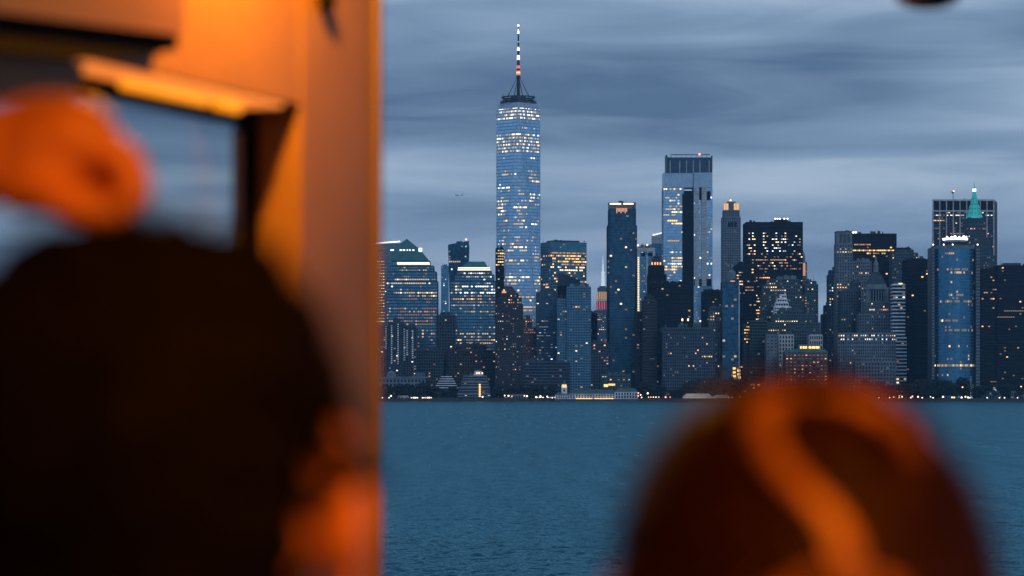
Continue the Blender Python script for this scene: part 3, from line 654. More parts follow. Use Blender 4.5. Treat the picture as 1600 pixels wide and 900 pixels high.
def tall_two():
    t = Tower('tall_ribbed_skyscraper', 'second tallest tower with a dark ribbed crown box and two pale vertical piers', 1075, 4300, 'skyclad', 'sky', cat='skyscraper', seed=60)
    Z = t.Z; z1 = Z(293)
    lt = dict(p=.06, row=.6, run=(.5, 1), cols='wwwca', dim=.35, faint=0, fill=.75)
    zn = [dict(y=(289, 296), p=.9, row=0, cols='wwa', dim=.4), dict(y=(296, 304), p=.05, row=.2), dict(y=(330, 352), p=.1, row=.9, cols='wwa', dim=.35, run=(.6, 1)), dict(y=(358, 372), p=.03, row=.05), dict(y=(400, 425), p=.25, row=.8, cols='waac', dim=.4), dict(y=(425, 600), p=.08, row=.1)]
    # left glazed block
    t.tier(t.rect(1036.5, 1068, 40, 0), 0, z1, fh=4.3, bay=2.9, sp=.25, pr=.12, lit=lt, zones=zn, cap=False)
    # recessed dark slot, stepping
    t.tier(t.rect(1068.02, 1084, 30, 14), 0, Z(303), fh=4.3, bay=4, sp=.15, pr=.1, lit=dict(p=.01, row=0), cap=True)
    m = MB(); m.box(t.X(1066), t.X(1084)-.02, -.62, 13.6, 0, Z(303)-.2); m.box(t.X(1069), t.X(1084)-.02, -.58, 13.6, Z(303), Z(298)); t.add('dark_notch', m, wall('black'))
    # right block with the piers
    zr = [dict(y=(300, 600), x=(1083, 1092), p=.06, row=0, cols='ccw', dim=.3), dict(y=(300, 600), x=(1100, 1113), p=.09, row=0, cols='cw', dim=.3)]
    t.tier(t.rect(1084.02, 1112.5, 46, -4), 0, z1, fh=4.3, bay=2.6, sp=.18, pr=.12, lit=dict(p=.02, row=.0, cols='c'), zones=zr, cap=False)
    for (a, b, y1) in ((1085.5, 1092, 448), (1096, 1103.5, 448)):
        m = MB(); m.box(t.X(a), t.X(b), -6.2, -4.7, Z(y1), z1); po = t.add('pale_pier', m, wall('pale')); z = Z(y1)
        g = MB()
        while z < z1 - 1: g.box(t.X(a)+.1, t.X(b)-.1, -6.32, -6.2, z, z+.5); z += 4.3
        g.build('pier_joint', wall('stone'), po, kind='stuff')
    for (a, b, y0, y1) in ((1086, 1091.8, 299, 313), (1092.2, 1095.8, 293, 313), (1104, 1110, 299, 313), (1084.4, 1111, 436, 447)):
        m = MB(); m.box(t.X(a), t.X(b), -4.66 if b-a < 20 else -5.1, -4.3, Z(y1), Z(y0)); t.add('louvre_panel', m, wall('black'))
    m = MB(); m.prism([(t.X(1036.5), -.5), (t.X(1084), -.5), (t.X(1084), -5.5), (t.X(1112.8), -5.5), (t.X(1112.8), 42), (t.X(1036.5), 42)], z1+.003, Z(270)); hd = t.add('pale_header_block', m, pmat('header_glass', (.30, .45, .62), .3, metal=.5, cells=(2.6, 2.6, 3.8), cellvar=.12, var=.08, scale=.02))
    # crown box with ribs
    m = MB(); m.box(t.X(1044), t.X(1110), -2, 40, Z(270)+.003, Z(246)); cb = t.add('crown_box', m, pmat('crown_glass', (.03, .075, .135), .25, metal=.4))
    for u in (1047, 1062, 1072.5, 1083, 1093.5, 1108): 
        g = MB(); g.box(t.X(u-.6), t.X(u+.6), -2.7, -2.0, Z(270)+.01, Z(251)); g.build('rib', wall('pale'), cb)
    for (a, b, s_) in ((1041, 1044, 1), (1110, 1113, -1)):
        g = MB(); g.v = [(t.X(a), -3, Z(270)+.003), (t.X(b)-.02, -3, Z(270)+.003), (t.X(b)-.02, -3, Z(246)), (t.X(a), -3, Z(241.5)), (t.X(a), 40, Z(270)+.003), (t.X(b)-.02, 40, Z(270)+.003), (t.X(b)-.02, 40, Z(246)), (t.X(a), 40, Z(241.5))]
        if s_ < 0: g.v[2], g.v[3], g.v[6], g.v[7] = (t.X(b), -3, Z(242)), (t.X(a)+.02, -3, Z(247)), (t.X(b), 40, Z(242)), (t.X(a)+.02, 40, Z(247))
        g.f = [(0,1,2,3), (5,4,7,6), (1,5,6,2), (4,0,3,7), (3,2,6,7)]; g.m = [0]*5; g.build('corner_fin', wall('navy'), cb)
    g = MB(); g.box(t.X(1048), t.X(1109), -1, -.4, Z(242.4), Z(241)); g.box(t.X(1048), t.X(1049), -1, -.4, Z(246), Z(242.4))
    for u in range(1056, 1110, 8): g.box(t.X(u), t.X(u)+.6, -1, -.4, Z(246), Z(242.4))
    g.build('roof_rail', wall('stone'), cb)
    b = MB(); sphere(b, (t.X(1093), -1.5, Z(241)), 1.5, 8, 6); b.build('beacon', emat('beacon_r', (1, .12, .08), 7), cb); t.done()
tall_two()
def dark_slab():
    t = Tower('dark_office_slab', 'unlit black office slab at the foot of the second tallest tower', 1049, 3610, 'black', 'black', seed=61)
    t.tier(t.rect(1018, 1079, 40, 0), 0, t.Z(444), fh=3.9, bay=3, sp=.3, pr=.2, lit=dict(p=.006, row=0, cols='aw'))
    t.plant(1024, 1070, 444, 3, 6, 16, 4); t.done()
dark_slab()
simple('brown_pier_tower', 'narrow brown grey tower in front of the unlit black office slab', 1004.5, 1026, 470, 3545, 24, 'brown', 'black', dict(p=.006, row=0), fh=3.6, bay=2.7, sp=.6, pr=.1, tiers=((1008, 1022, 463, 4, 14),)).done()
simple('dark_brick_tower', 'thin dark brick block left of the narrow brown grey tower', 994.5, 1004, 488, 3565, 22, 'brown', 'black', dict(p=.05, row=0, cols='ao', dim=.4)).done()
def whitehall():
    t = Tower('grand_office_block', 'wide old office block with amber window groups above the dark park trees', 1077, 3510, 'stoned', 'dark', seed=62)
    lt = dict(p=.03, row=.06, run=(.08, .25), cols='aaow', dim=.4); Z = t.Z
    t.tier(t.rect(1036, 1117, 26, 0), 0, Z(520), fh=3.8, bay=2.8, sp=.4, pr=.45, lit=lt, zones=[dict(y=(553, 561), x=(1085, 1112), p=.55, row=0, cols='a'), dict(y=(569, 576), x=(1076, 1098), p=.5, row=0, cols='a')])
    t.tier(t.rect(1033.5, 1118, 28, -.6), Z(520)+1.103, Z(513), fh=3.8, bay=2.8, sp=.45, pr=.4, lit=lt)
    m = MB(); m.box(t.X(1060), t.X(1072), 8, 16, Z(513)+1.103, Z(507)); m.prism(t.rect(1062, 1070, 6, 9), Z(507)+.003, Z(503), t.rect(1065, 1067, 2, 11)); m.box(t.X(1083), t.X(1096), 8, 14, Z(513)+1.103, Z(505)); t.add('roof_pavilion', m, wall('teal'))
    for u in (1067, 1076): t.lightbar(u-1.2, u+1.2, 497.5, 501, 'w', 3, 12, name='roof_lamp')
    t.done()
whitehall()
simple('pale_corner_block', 'pale stone corner block left of the dark blue glass tower', 1109, 1128.5, 487, 3580, 24, 'stone', 'dark', dict(p=.09, row=.03, cols='aow', dim=.5), [dict(y=(485, 502), p=.4, row=.4, cols='aow', dim=.3)], fh=3.8, bay=2.9, sp=.4, pr=.5, tiers=((1110.5, 1127, 480, 3, 14),)).done()
simple('dark_crenellated_block', 'dark block with a notched roofline between the ribbed tower and the slender stone one', 1098, 1131, 456, 3850, 28, 'black', 'black', dict(p=.05, row=.02, cols='aw'), plant=(1100, 1130, 456, 2.2, 1, 6, 6)).done()
def slender():
    t = Tower('slender_stone_tower', 'slender pale stone tower with an amber lit crown', 1143, 4600, 'stone', 'dark', seed=63)
    lt = dict(p=.015, row=0, cols='ow', dim=1.3); Z = t.Z; kw = dict(fh=3.9, bay=3.6, sp=.45, pr=.5, lit=lt)
    t.tier(t.rect(1129, 1157, 30, 0), 0, Z(340), **kw)
    t.tier(t.rect(1131, 1155.5, 26, 2), Z(340)+1.103, Z(329), **kw)
    m = MB(); m.prism(t.rect(1132, 1154, 22, 4), Z(329)+1.103, Z(317)); m.prism(t.rect(1137, 1150, 14, 8), Z(317)+.003, Z(314.5)); cr = t.add('crown', m, wall('stone'))
    for (a, b) in ((1131, 1134.3), (1134.9, 1138.4), (1146.9, 1150), (1150.6, 1154.6)):
        g = MB(); g.box(t.X(a), t.X(b), 3.2, 3.9, Z(328), Z(317.5)); g.build('lit_crown_bay', emat('crown_amber', (1, .50, .12), .95), cr)
    for u in (1134.6, 1138.8, 1146.5, 1150.3): g = MB(); g.box(t.X(u-.2), t.X(u+.2), 2.6, 3.95, Z(329), Z(316.5)); g.build('buttress', wall('stone'), cr)
    m = MB(); 
    for u in (1137.5, 1142.3, 1147.2): m.box(t.X(u), t.X(u+3.6), -.55, -.1, Z(355), Z(347))
    t.add('loggia_opening', m, wall('black')); t.mast(1142.5, 314.5, 312, .4, 14, 'o'); t.done()
slender()
def bluedark():
    t = Tower('dark_blue_glass_tower', 'dark blue smooth glass tower with a pale right edge below the slender stone tower', 1141.5, 3550, 'navy', 'deep', seed=64)
    Z = t.Z; t.tier(t.rect(1128.8, 1155.5, 30, 0), 0, Z(441), fh=3.9, bay=3.4, sp=.12, pr=.08, d=.1, lit=dict(p=.012, row=.0, cols='wo'))
    m = MB(); m.box(t.X(1154), t.X(1155.7), -1, -.3, 0, Z(438)); t.add('edge_fin', m, wall('pale'))
    m = MB(); m.cone(t.X(1144.5), 14, 5, 5, Z(441)+1.103, Z(426), 14); sphere(m, (t.X(1144.5), 14, Z(426)), 5, 14, 8, sc=(1, 1, .8)); t.add('roof_tank', m, wall('stone'), smooth=False)
    m = MB(); m.cone(t.X(1132), 12, 1.8, 1.8, Z(441)+1.103, Z(435), 8); t.add('roof_plant', m, wall('stone'))
    t.lightbar(1141, 1148, 438.6, 440, 'o', 1.0, -.4, name='roof_edge_light')
    for (x, y) in ((1145, 574), (1145, 580), (1152, 577.5), (1152, 583), (1145.5, 586), (1153, 588)): t.lightbar(x, x+4.5, y, y+3.4, 'a', 2.2, -.5, name='lit_lobby_window')
    t.done()
bluedark()
def liberty():
    t = Tower('black_slab_skyscraper', 'wide black slab with bright white and orange office windows', 1210, 4000, 'black', 'black', cat='skyscraper', seed=65)
    Z = t.Z
    bands = (1170, 1183), (1193, 1200.5), (1206, 1222), (1222, 1230), (1236, 1246)
    zn = [dict(y=(346, 363.5), p=0, row=0)]
    for (a, b) in bands: zn.append(dict(y=(363.5, 394), x=(a, b), p=.34, row=0, cols='wwc', dim=.15))
    zn += [dict(y=(382, 386.5), p=.3, row=.8, run=(.8, 1), cols='a', dim=.9), dict(y=(363.5, 394), p=.015, row=.15, cols='a', dim=1.3), dict(y=(394, 423), p=.30, row=.55, run=(.15, .6), cols='oowa', dim=.7),
           dict(y=(431, 435.5), x=(1168, 1202), p=.2, row=1, run=(.95, 1), cols='aao', dim=.2), dict(y=(423, 470), p=.05, row=.1, cols='aow'), dict(y=(470, 505), x=(1166, 1190), p=.1, row=.5, run=(.8, 1), cols='a', dim=.2)]
    t.tier(t.rect(1166.5, 1254, 60, 0), 0, Z(348), fh=4.15, bay=2.5, sp=.42, pr=.12, lit=dict(p=.03, row=.05), zones=zn)
    m = MB(); m.box(t.X(1212), t.X(1232), 10, 30, Z(348)+1.103, Z(341.5)); m.box(t.X(1217), t.X(1220), 12, 20, Z(341.5), Z(340)); pb = t.add('roof_plant', m, wall('black'))
    for u in (1212.5, 1216, 1219.5, 1226.5, 1231.5): g = MB(); sphere(g, (t.X(u), 9.5, Z(341.2)), 1.0, 6, 5); g.build('roof_lamp', emat('roof_lamp_white', (.9, .95, 1), 5), pb)
    t.done()
    simple('black_shoulder_block', 'black lower block left of the wide black slab', 1151, 1181, 414, 3900, 50, 'black', 'black', dict(p=.05, row=.08, run=(.2, .6), cols='aao', dim=.5), [dict(y=(425, 445), x=(1150, 1160), p=.4, row=0, cols='wa')], fh=4, bay=2.8, sp=.4, pr=.12, plant=(1153, 1168, 414, 3)).done()
    t = Tower('narrow_stone_spire', 'narrow stone tower with an orange lit side just right of the wide black slab', 1256, 4500, 'stone', 'dark', seed=66)
    t.tier(t.rect(1251, 1260.5, 16, 0), 0, t.Z(410), fh=4, bay=2.5, lit=dict(p=.02, row=0)); m = MB(); m.prism(t.rect(1252, 1258.5, 10, 3), t.Z(410)+1.103, t.Z(400)); m.prism(t.rect(1252, 1258.5, 10, 3), t.Z(400)+.003, t.Z(389), [(t.X(1255), 8)]*4); t.add('spire', m, wall('stone'))
    t.lightbar(1254.6, 1258.4, 411, 431, 'o', .55, -.6, name='floodlit_panel'); t.done()
liberty()
# ---- cluster of setback blocks right of the centre
simple('green_roofed_setback', 'greenish setback block stepping up in front of the wide black slab', 1191, 1256, 462, 3740, 30, 'teal', 'dark', dict(p=.10, row=.08, cols='wwao', dim=.7), [dict(y=(440, 452), x=(1190, 1216), p=.5, row=.5, cols='w', dim=.4)], fh=3.7, bay=2.9, sp=.4, pr=.45, tiers=((1193, 1254, 446, 3, 24), (1199, 1250, 437, 6, 18)), plant=(1214, 1246, 437, 4, 8, 10, 3, wall('stone'))).done()
simple('green_domed_block', 'greenish block with a rounded cap at the right of the setback cluster', 1257.5, 1278, 445, 3745, 28, 'teal', 'dark', dict(p=.06, row=.03, cols='wa'), fh=3.7, bay=2.9, pr=.45, tiers=((1260, 1276, 440, 3, 18),)).done()
simple('stepped_teal_block', 'dark stepped block with a mansard roof in the middle of the setback cluster', 1200, 1281, 505, 3660, 30, 'teal', 'dark', dict(p=.04, row=.03, cols='aw', dim=.7), fh=3.6, bay=2.9, pr=.45, tiers=((1208, 1276, 492, 4, 22), (1217, 1256, 486, 6, 16)), plant=(1220, 1250, 486, 3, 8, 8, 3)).done()
def stepwhite():
    t = Tower('white_stepped_building', 'small white stepped building among the greenish setback blocks', 1223, 3700, 'white', 'dark', seed=70)
    for k, (a, b, y) in enumerate(((1210, 1236, 480), (1212, 1232, 473), (1215, 1230, 467), (1219, 1229, 461))):
        t.tier(t.rect(a, b, 16-k*3, k*2), 0 if k == 0 else zb+.003, t.Z(y), fh=3.4, bay=3.2, sp=.45, pr=.2, lit=dict(p=.05, row=0)); zb = t.Z(y)+1.1
    t.done()
stepwhite()
simple('dark_teal_block', 'plain dark block with faint floors left of the pale stone house', 1172, 1199, 502, 3570, 26, 'teal', 'black', dict(p=.02, row=.01, cols='a'), fh=3.8, bay=3.1, sp=.3, pr=.1).done()
simple('amber_edged_block', 'thin block with tall amber windows right of the dark blue glass tower', 1162.5, 1172, 508, 3580, 20, 'stoned', 'dark', dict(p=.03, row=0, cols='a'), [dict(y=(508, 522), p=.8, row=0, cols='a', dim=.3), dict(y=(525, 533), p=.85, row=0, cols='a', dim=.3)], bay=2.4).done()
simple('pale_stone_house', 'pale windowless stone block above the blurred brown head', 1197.5, 1215, 524, 3535, 22, 'stone', 'dark', dict(p=.01, row=0), fh=4, bay=4, sp=.7, pr=.5).done()
simple('white_arched_house', 'white classical block with tall dark windows behind the amber lit hall', 1217, 1240, 524, 3560, 22, 'pale', 'black', dict(p=.02, row=0), fh=5, bay=3.4, sp=.35, pr=.5).done()
simple('white_colonnade_house', 'small white colonnaded block at the right of the amber lit hall', 1265, 1285, 524, 3560, 22, 'pale', 'black', dict(p=.02, row=0), fh=6, bay=2.8, sp=.35, pr=.4).done()
simple('dark_gap_block', 'dark block between the two white classical blocks', 1240.5, 1264.5, 516, 3600, 22, 'teal', 'black', dict(p=.05, row=.02, cols='aw')).done()
def customs():
    t = Tower('amber_lit_hall', 'low hall with a green mansard roof and rows of amber windows', 1260, 3490, 'brick', 'dark', seed=71)
    Z = t.Z; t.tier(t.rect(1227, 1293, 26, 0), 0, Z(552), fh=4.2, bay=4.6, sp=.5, pr=.5, lit=dict(p=.85, row=0, cols='aoao', dim=.8))
    m = MB(); m.prism(t.rect(1226.5, 1293.5, 27, -.5), Z(552)+1.103, Z(546), t.rect(1230, 1290, 22, 2.5)); ro = t.add('mansard_roof', m, wall('copper'))
    for k in range(10):
        u = 1233 + k*6; g = MB(); g.box(t.X(u-.9), t.X(u+.9), .2, 2, Z(551.5), Z(548)); g.build('dormer', wall('stone'), ro)
    m = MB(); m.box(t.X(1249), t.X(1282), 6, 20, Z(546)+.003, Z(538)); t.add('penthouse', m, wall('stone'))
    for (a, b) in ((1251, 1254), (1255, 1258), (1259, 1262), (1264.5, 1268), (1269, 1274), (1275, 1281)): t.lightbar(a, b, 541, 544.5, 'a', 2.6, 5.9, name='lit_penthouse_window')
    t.done()
customs()
# ---- right side
simple('grey_gap_block', 'grey block at the left edge of the right hand group of stone towers', 1285.5, 1299, 492, 3930, 26, 'stoned', 'dark', dict(p=.06, row=0, cols='wa', dim=.9), tiers=((1289, 1299, 478, 4, 16),), pr=.5).done()
simple('grey_notched_tower', 'grey stone tower with white and amber lights left of the tall square stone tower', 1295.5, 1313, 430, 3880, 28, 'stoned', 'dark', dict(p=.06, row=.02, cols='wca', dim=.8), [dict(y=(448, 458), p=.7, row=0, cols='c', dim=.3), dict(y=(465, 475), p=.7, row=0, cols='a', dim=.3)], pr=.5, tiers=((1297, 1311, 423, 3, 18),)).done()
def stone_tall():
    t = Tower('square_stone_tower', 'tall square stone tower with arched lights near the top', 1319.5, 3800, 'stone', 'dark', seed=80)
    Z = t.Z; lt = dict(p=.02, row=0, cols='aw')
    t.tier(t.rect(1307, 1332, 26, 0), 0, Z(382), fh=3.9, bay=3.5, sp=.42, pr=.55, lit=lt, zones=[dict(y=(440, 450), p=.95, row=0, cols='a', dim=.1), dict(y=(462, 467), p=.6, row=0, cols='a', dim=.2), dict(y=(392, 398), p=.9, row=0, cols='w', dim=.2), dict(y=(385, 391), p=.5, row=0, cols='aw', dim=.4)])
    m = MB(); m.prism(t.rect(1307.3, 1331.7, 25, .4), Z(382)+1.103, Z(362)); cr = t.add('crown', m, wall('stone'))
    for u in (1312, 1318, 1324): g = MB(); g.box(t.X(u), t.X(u+3.4), -.1, .3, Z(379), Z(366)); g.build('tall_arch', wall('stoned'), cr)
    g = MB(); g.box(t.X(1307), t.X(1332), -.2, 26, Z(362)+.003, Z(361)); g.box(t.X(1322), t.X(1327), 4, 12, Z(361), Z(359.5)); g.build('cornice', wall('stoned'), cr); t.done()
stone_tall()
def black_right():
    t = Tower('black_office_tower', 'black office tower with a single bright amber floor', 1365, 4050, 'black', 'black', seed=81)
    zn = [dict(y=(389.5, 393.8), p=.97, row=0, cols='a', dim=.1), dict(y=(380, 384.2), x=(1330, 1362), p=.85, row=0, cols='o', dim=.9), dict(y=(394, 398), x=(1350, 1392), p=.5, row=0, cols='oaw', dim=.6), dict(y=(365, 380), p=.004, row=0)]
    t.tier(t.rect(1331, 1400.5, 45, 0), 0, t.Z(366), fh=4.1, bay=3, sp=.35, pr=.12, lit=dict(p=.03, row=.0, cols='ao'), zones=zn)
    for u in (1331.5, 1334, 1337.5): g = MB(); sphere(g, (t.X(u), 2, t.Z(363)), 1.1, 6, 5); t.add('roof_lamp', g, emat('roof_lamp_white', (.9, .95, 1), 5))
    t.done()
black_right()
simple('pale_balcony_block', 'pale block with an amber lit parapet in front of the black office tower', 1331.5, 1364, 430, 3870, 26, 'stone', 'dark', dict(p=.04, row=0, cols='aw'), [dict(y=(426, 431.5), p=.85, row=0, cols='aow', dim=.6)], fh=3.9, bay=3, pr=.5, tiers=((1332, 1362, 409, 4, 18),), plant=(1340, 1360, 409, 4, 8, 8, 3)).done()
def pyramid_stone():
    t = Tower('stepped_stone_tower', 'stepped stone tower with a columned loggia and a small pyramid roof', 1367, 3660, 'stone', 'dark', seed=82)
    Z = t.Z; lt = dict(p=.03, row=0, cols='ow', dim=.7)
    t.tier(t.rect(1343, 1391, 28, 0), 0, Z(492), fh=3.8, bay=3, sp=.35, pr=.5, lit=lt)
    t.tier(t.rect(1352, 1389, 24, 2), Z(492)+1.103, Z(472), fh=3.8, bay=2.6, sp=.35, pr=.5, lit=lt, zones=[dict(y=(479, 485), p=.6, row=0, cols='wwo', dim=.4)])
    m = MB(); m.prism(t.rect(1356, 1387, 18, 6), Z(472)+1.103, Z(452)); t.add('loggia_core', m, wall('black'))
    for k in range(6):
        g = MB(); u = 1361 + k*4.2; g.cone(t.X(u), 5, 1.0, .85, Z(472)+1.11, Z(453), 8); t.add('column', g, wall('stone'))
    for (a, b) in ((1354, 1359.5), (1384, 1389)): g = MB(); g.box(t.X(a), t.X(b), 3.6, 5.9, Z(472)+1.11, Z(452)); t.add('corner_pier', g, wall('stone'))
    m = MB(); m.box(t.X(1352.5), t.X(1390), 3, 24, Z(452)+.003, Z(449)); m.box(t.X(1356), t.X(1386), 5, 22, Z(449), Z(444)); t.add('entablature', m, wall('stone'))
    m = MB()
    for k in range(6):
        a = 1357 + k*1.6; b = 1385 - k*1.6; y = 444 - k*3.2; m.prism(t.rect(a, b, 16-k*2.4, 6+k*1.2), Z(y)+.003, Z(y-3.2))
    t.add('stepped_pyramid_roof', m, wall('stoned'))
    m = MB(); m.cone(t.X(1370.5), 13, 3.4, 3.0, Z(424.8), Z(413), 8); m.cone(t.X(1370.5), 13, 3.8, .6, Z(413), Z(404), 8); m.cone(t.X(1370.5), 13, 1.5, 1.5, Z(404), Z(401), 6); t.add('cupola', m, wall('stone'))
    t.done()
pyramid_stone()
simple('grey_terrace_block', 'grey stone block at the left of the stepped stone tower', 1314, 1345, 455, 3700, 26, 'stoned', 'dark', dict(p=.05, row=.01, cols='awo', dim=.8), fh=3.8, bay=3, pr=.5, tiers=((1331, 1345, 441, 3, 18),)).done()
def curved_block():
    t = Tower('curved_stone_block', 'long curved stone block with a row of small bright windows', 1352, 3560, 'stone', 'dark', seed=83)
    Z = t.Z; n = 9; a, b = t.X(1311), t.X(1401); pts = []
    for k in range(n+1):
        u = k/n; pts.append((a + (b-a)*u, 9*(2*u-1)**2))
    pl = pts + [(b, 30), (a, 30)]
    t.tier(pl, 0, Z(540), fh=3.9, bay=2.8, sp=.4, pr=.5, lit=dict(p=.015, row=0, cols='wo'))
    pl2 = [(x, y+1.2) for x, y in pts] + [(b, 29), (a, 29)]
    t.tier(pl2, Z(540)+1.103, Z(521), fh=4.4, bay=2.8, sp=.4, pr=.5, lit=dict(p=.02, row=0), zones=[dict(y=(523, 531), p=.72, row=0, cols='cw', dim=.35)]); t.done()
curved_block()
simple('grey_blue_block', 'grey blue block with a notched dark roof behind the black tower', 1394, 1434, 396, 3930, 30, 'stoned', 'dark', dict(p=.03, row=0, cols='aw', dim=.6), fh=3.9, bay=3, pr=.45, tiers=((1400, 1428, 391, 4, 18),), plant=(1402, 1425, 391, 2.4, 5, 8, 4, wall('black'))).done()
def striped():
    t = Tower('banded_office_block', 'stepped office block with pale horizontal bands beside the black tower', 1399.5, 3600, 'white', 'dark', seed=84)
    Z = t.Z; lt = dict(p=.04, row=0, cols='cwa', dim=.5)
    for (a, b, y, yo, dp) in ((1381.5, 1416, 528, 0, 18), (1398.5, 1417, 444, 18.1, 20)):
        t.tier(t.rect(a, b, dp, yo), 0, Z(y), fh=4.4, bay=3, sp=.36, pr=0, d=.6, lit=lt)
    t.lightbar(1407, 1413, 441.5, 443, 'w', 2, 17.5, name='roof_lamp'); t.done()
striped()
simple('black_box_tower', 'plain black tower left of the curved blue glass tower', 1416.8, 1458, 406, 3660, 40, 'black', 'black', dict(p=.006, row=0, cols='ao'), [dict(y=(422, 434), x=(1438, 1458), p=.42, row=.3, cols='ao', dim=.4)], fh=3.9, bay=3, sp=.35, pr=.15, plant=(1422, 1450, 406, 1.8, 8, 20)).done()
simple('low_stone_house', 'low pale stone building in front of the curved stone block', 1337, 1399, 566, 3500, 22, 'stone', 'dark', dict(p=.01, row=0, cols='a'), fh=4.5, bay=3.6, sp=.4, pr=.45, tiers=((1346, 1392, 560, 4, 14),)).done()
def curved_blue():
    t = Tower('curved_blue_glass_tower', 'curved bright blue glass tower with a white lit ring on its roof', 1495, 3480, 'blue', 'blue', cat='skyscraper', seed=85)
    t.share = (1460, 1528); Z = t.Z; n = 14; a, b = t.X(1462), t.X(1526); pts = []
    for k in range(n+1):
        th = math.pi*(.12 + .76*k/n); pts.append((-math.cos(th)/math.cos(math.pi*.12)*(b-a)/2 + (a+b)/2, 26*(1-math.sin(th))))
    pl = pts + [(b, 40), (a, 40)]
    zn = [dict(y=(392, 404), p=.05, row=.9, run=(.1, .3), cols='wo'), dict(y=(419, 430), p=.1, row=.7, cols='wwo', dim=.8), dict(y=(456, 478), p=.08, row=.7, cols='waw', dim=1.2), dict(y=(497, 520), p=.05, row=.6, cols='aaw', dim=1.0), dict(y=(569, 573.5), p=.9, row=0, cols='aw', dim=.6)]
    t.tier(pl, 0, Z(388), fh=3.9, bay=1.9, sp=.14, pr=.08, d=.08, lit=dict(p=.01, row=.06, cols='aw', dim=.8, faint=.012), zones=zn, cap=False)
    m = MB(); m.prism([(x, y-.3) for x, y in pts] + [(b, 40), (a, 40)], Z(388)+.003, Z(383)); t.add('roof_band', m, wall('stone'))
    for (x0, x1) in ((1457.5, 1462), (1526, 1533)):
        o = t.rect(x0+.05, x1-.05, 36, 8); m = MB(); m.prism(o, 0, Z(386)); tw = t.add('corner_shaft', m, wall('navy'))
        g = MB(); z = 4
        while z < Z(387): g.box(t.X(x0+.6), t.X(x1-.5), 7.5, 8.0, z, z+2.0); z += 3.9
        g.build('shaft_band', wall('stone'), tw)
    m = MB(); m.cone(t.X(1496), 18, 14, 13, Z(383)+.003, Z(374), 24); m.cone(t.X(1496), 18, 16.5, 16.5, Z(379), Z(377.4), 24); dr = t.add('roof_drum', m, wall('stoned'))
    g = MB(); g.cone(t.X(1496), 18, 15.2, 15.2, Z(373.8), Z(371.2), 24); g.build('lit_ring', emat('ring_white', (.95, .95, 1), 3.5), dr)
    for u in (1481, 1488, 1493.5, 1500, 1507, 1511): g = MB(); sphere(g, (t.X(u), 6, Z(370)), 1.9 if u in (1493.5, 1507) else 1.2, 8, 6); g.build('roof_lamp', emat('ring_white', (.95, .95, 1), 3.5), dr)
    for u in (1458.5, 1475, 1489, 1528): g = MB(); sphere(g, (t.X(u), 2, Z(382)), .8, 6, 5); t.add('roof_lamp', g, emat('roof_lamp_white', (.9, .95, 1), 5))
    t.done()
curved_blue()
def gridded():
    t = Tower('gridded_slab_skyscraper', 'broad slab with a pale grid of columns behind the green pyramid spire', 1510, 4260, 'navy', 'dark', cat='skyscraper', seed=86)
    Z = t.Z; pl = t.rect(1457, 1553.5, 40, 0); pl = [pl[0], pl[1], (t.X(1565), 42), (t.X(1468), 42)]
    zn = [dict(y=(310, 331), p=0, row=0), dict(y=(331, 336), p=.2, row=0), dict(y=(336, 340), p=.5, row=0, cols='ccw', dim=.3), dict(y=(340, 352), p=.05, row=.7, run=(.2, .45), cols='oaaw', dim=.7), dict(y=(352, 362), p=.03, row=.2, cols='wo'), dict(y=(362, 370), p=.1, row=.7, run=(.2, .5), cols='ooa', dim=.6), dict(y=(375, 390), p=.08, row=.3, cols='awo', dim=.5), dict(y=(390, 420), p=.1, row=.5, cols='ow', dim=.8)]
    t.tier(pl, 0, Z(330), fh=3.9, bay=2.6, sp=.45, pr=.08, d=.2, lit=dict(p=.06, row=.2, cols='oaw'), zones=zn, cap=False)
    m = MB(); m.prism(pl, Z(330)+.003, Z(313.5)); t.add('plant_storey', m, wall('black'))
    for k in range(10):
        u = 1457.7 + k*10.53; m = MB(); m.box(t.X(u-.75), t.X(u+.75), -1.6, -.3, 0, Z(313)); t.add('column', m, wall('pale'))
    for (y0, y1) in ((311.6, 314), (328.6, 330.6)): m = MB(); m.box(t.X(1456.5), t.X(1554), -1.7 if y0 < 320 else -1.2, -.25, Z(y1), Z(y0)); t.add('belt_beam', m, wall('pale'))
    m = MB(); A = Vector((t.X(1553.6), -.2, 0)); B = Vector((t.X(1565), 42, 0))
    for k in range(5):
        p = A.lerp(B, k/4); m.box(p.x-.3, p.x+.6, p.y-.6, p.y+.6, 0, Z(313))
    t.add('column', m, wall('stone'))
    t.mast(1491.5, 311.5, 298, .55, 14); t.mast(1510, 311.5, 308.5, .8, 16)
    m = MB(); sphere(m, (t.X(1490.8), 13.4, Z(299.5)), 2.0, 8, 6); t.add('dish_antenna', m, wall('stone')); m = MB(); sphere(m, (t.X(1492), 12.5, Z(297.8)), 1.1, 6, 5); t.add('beacon', m, emat('beacon_o', EC['o'], 4)); t.done()
gridded()
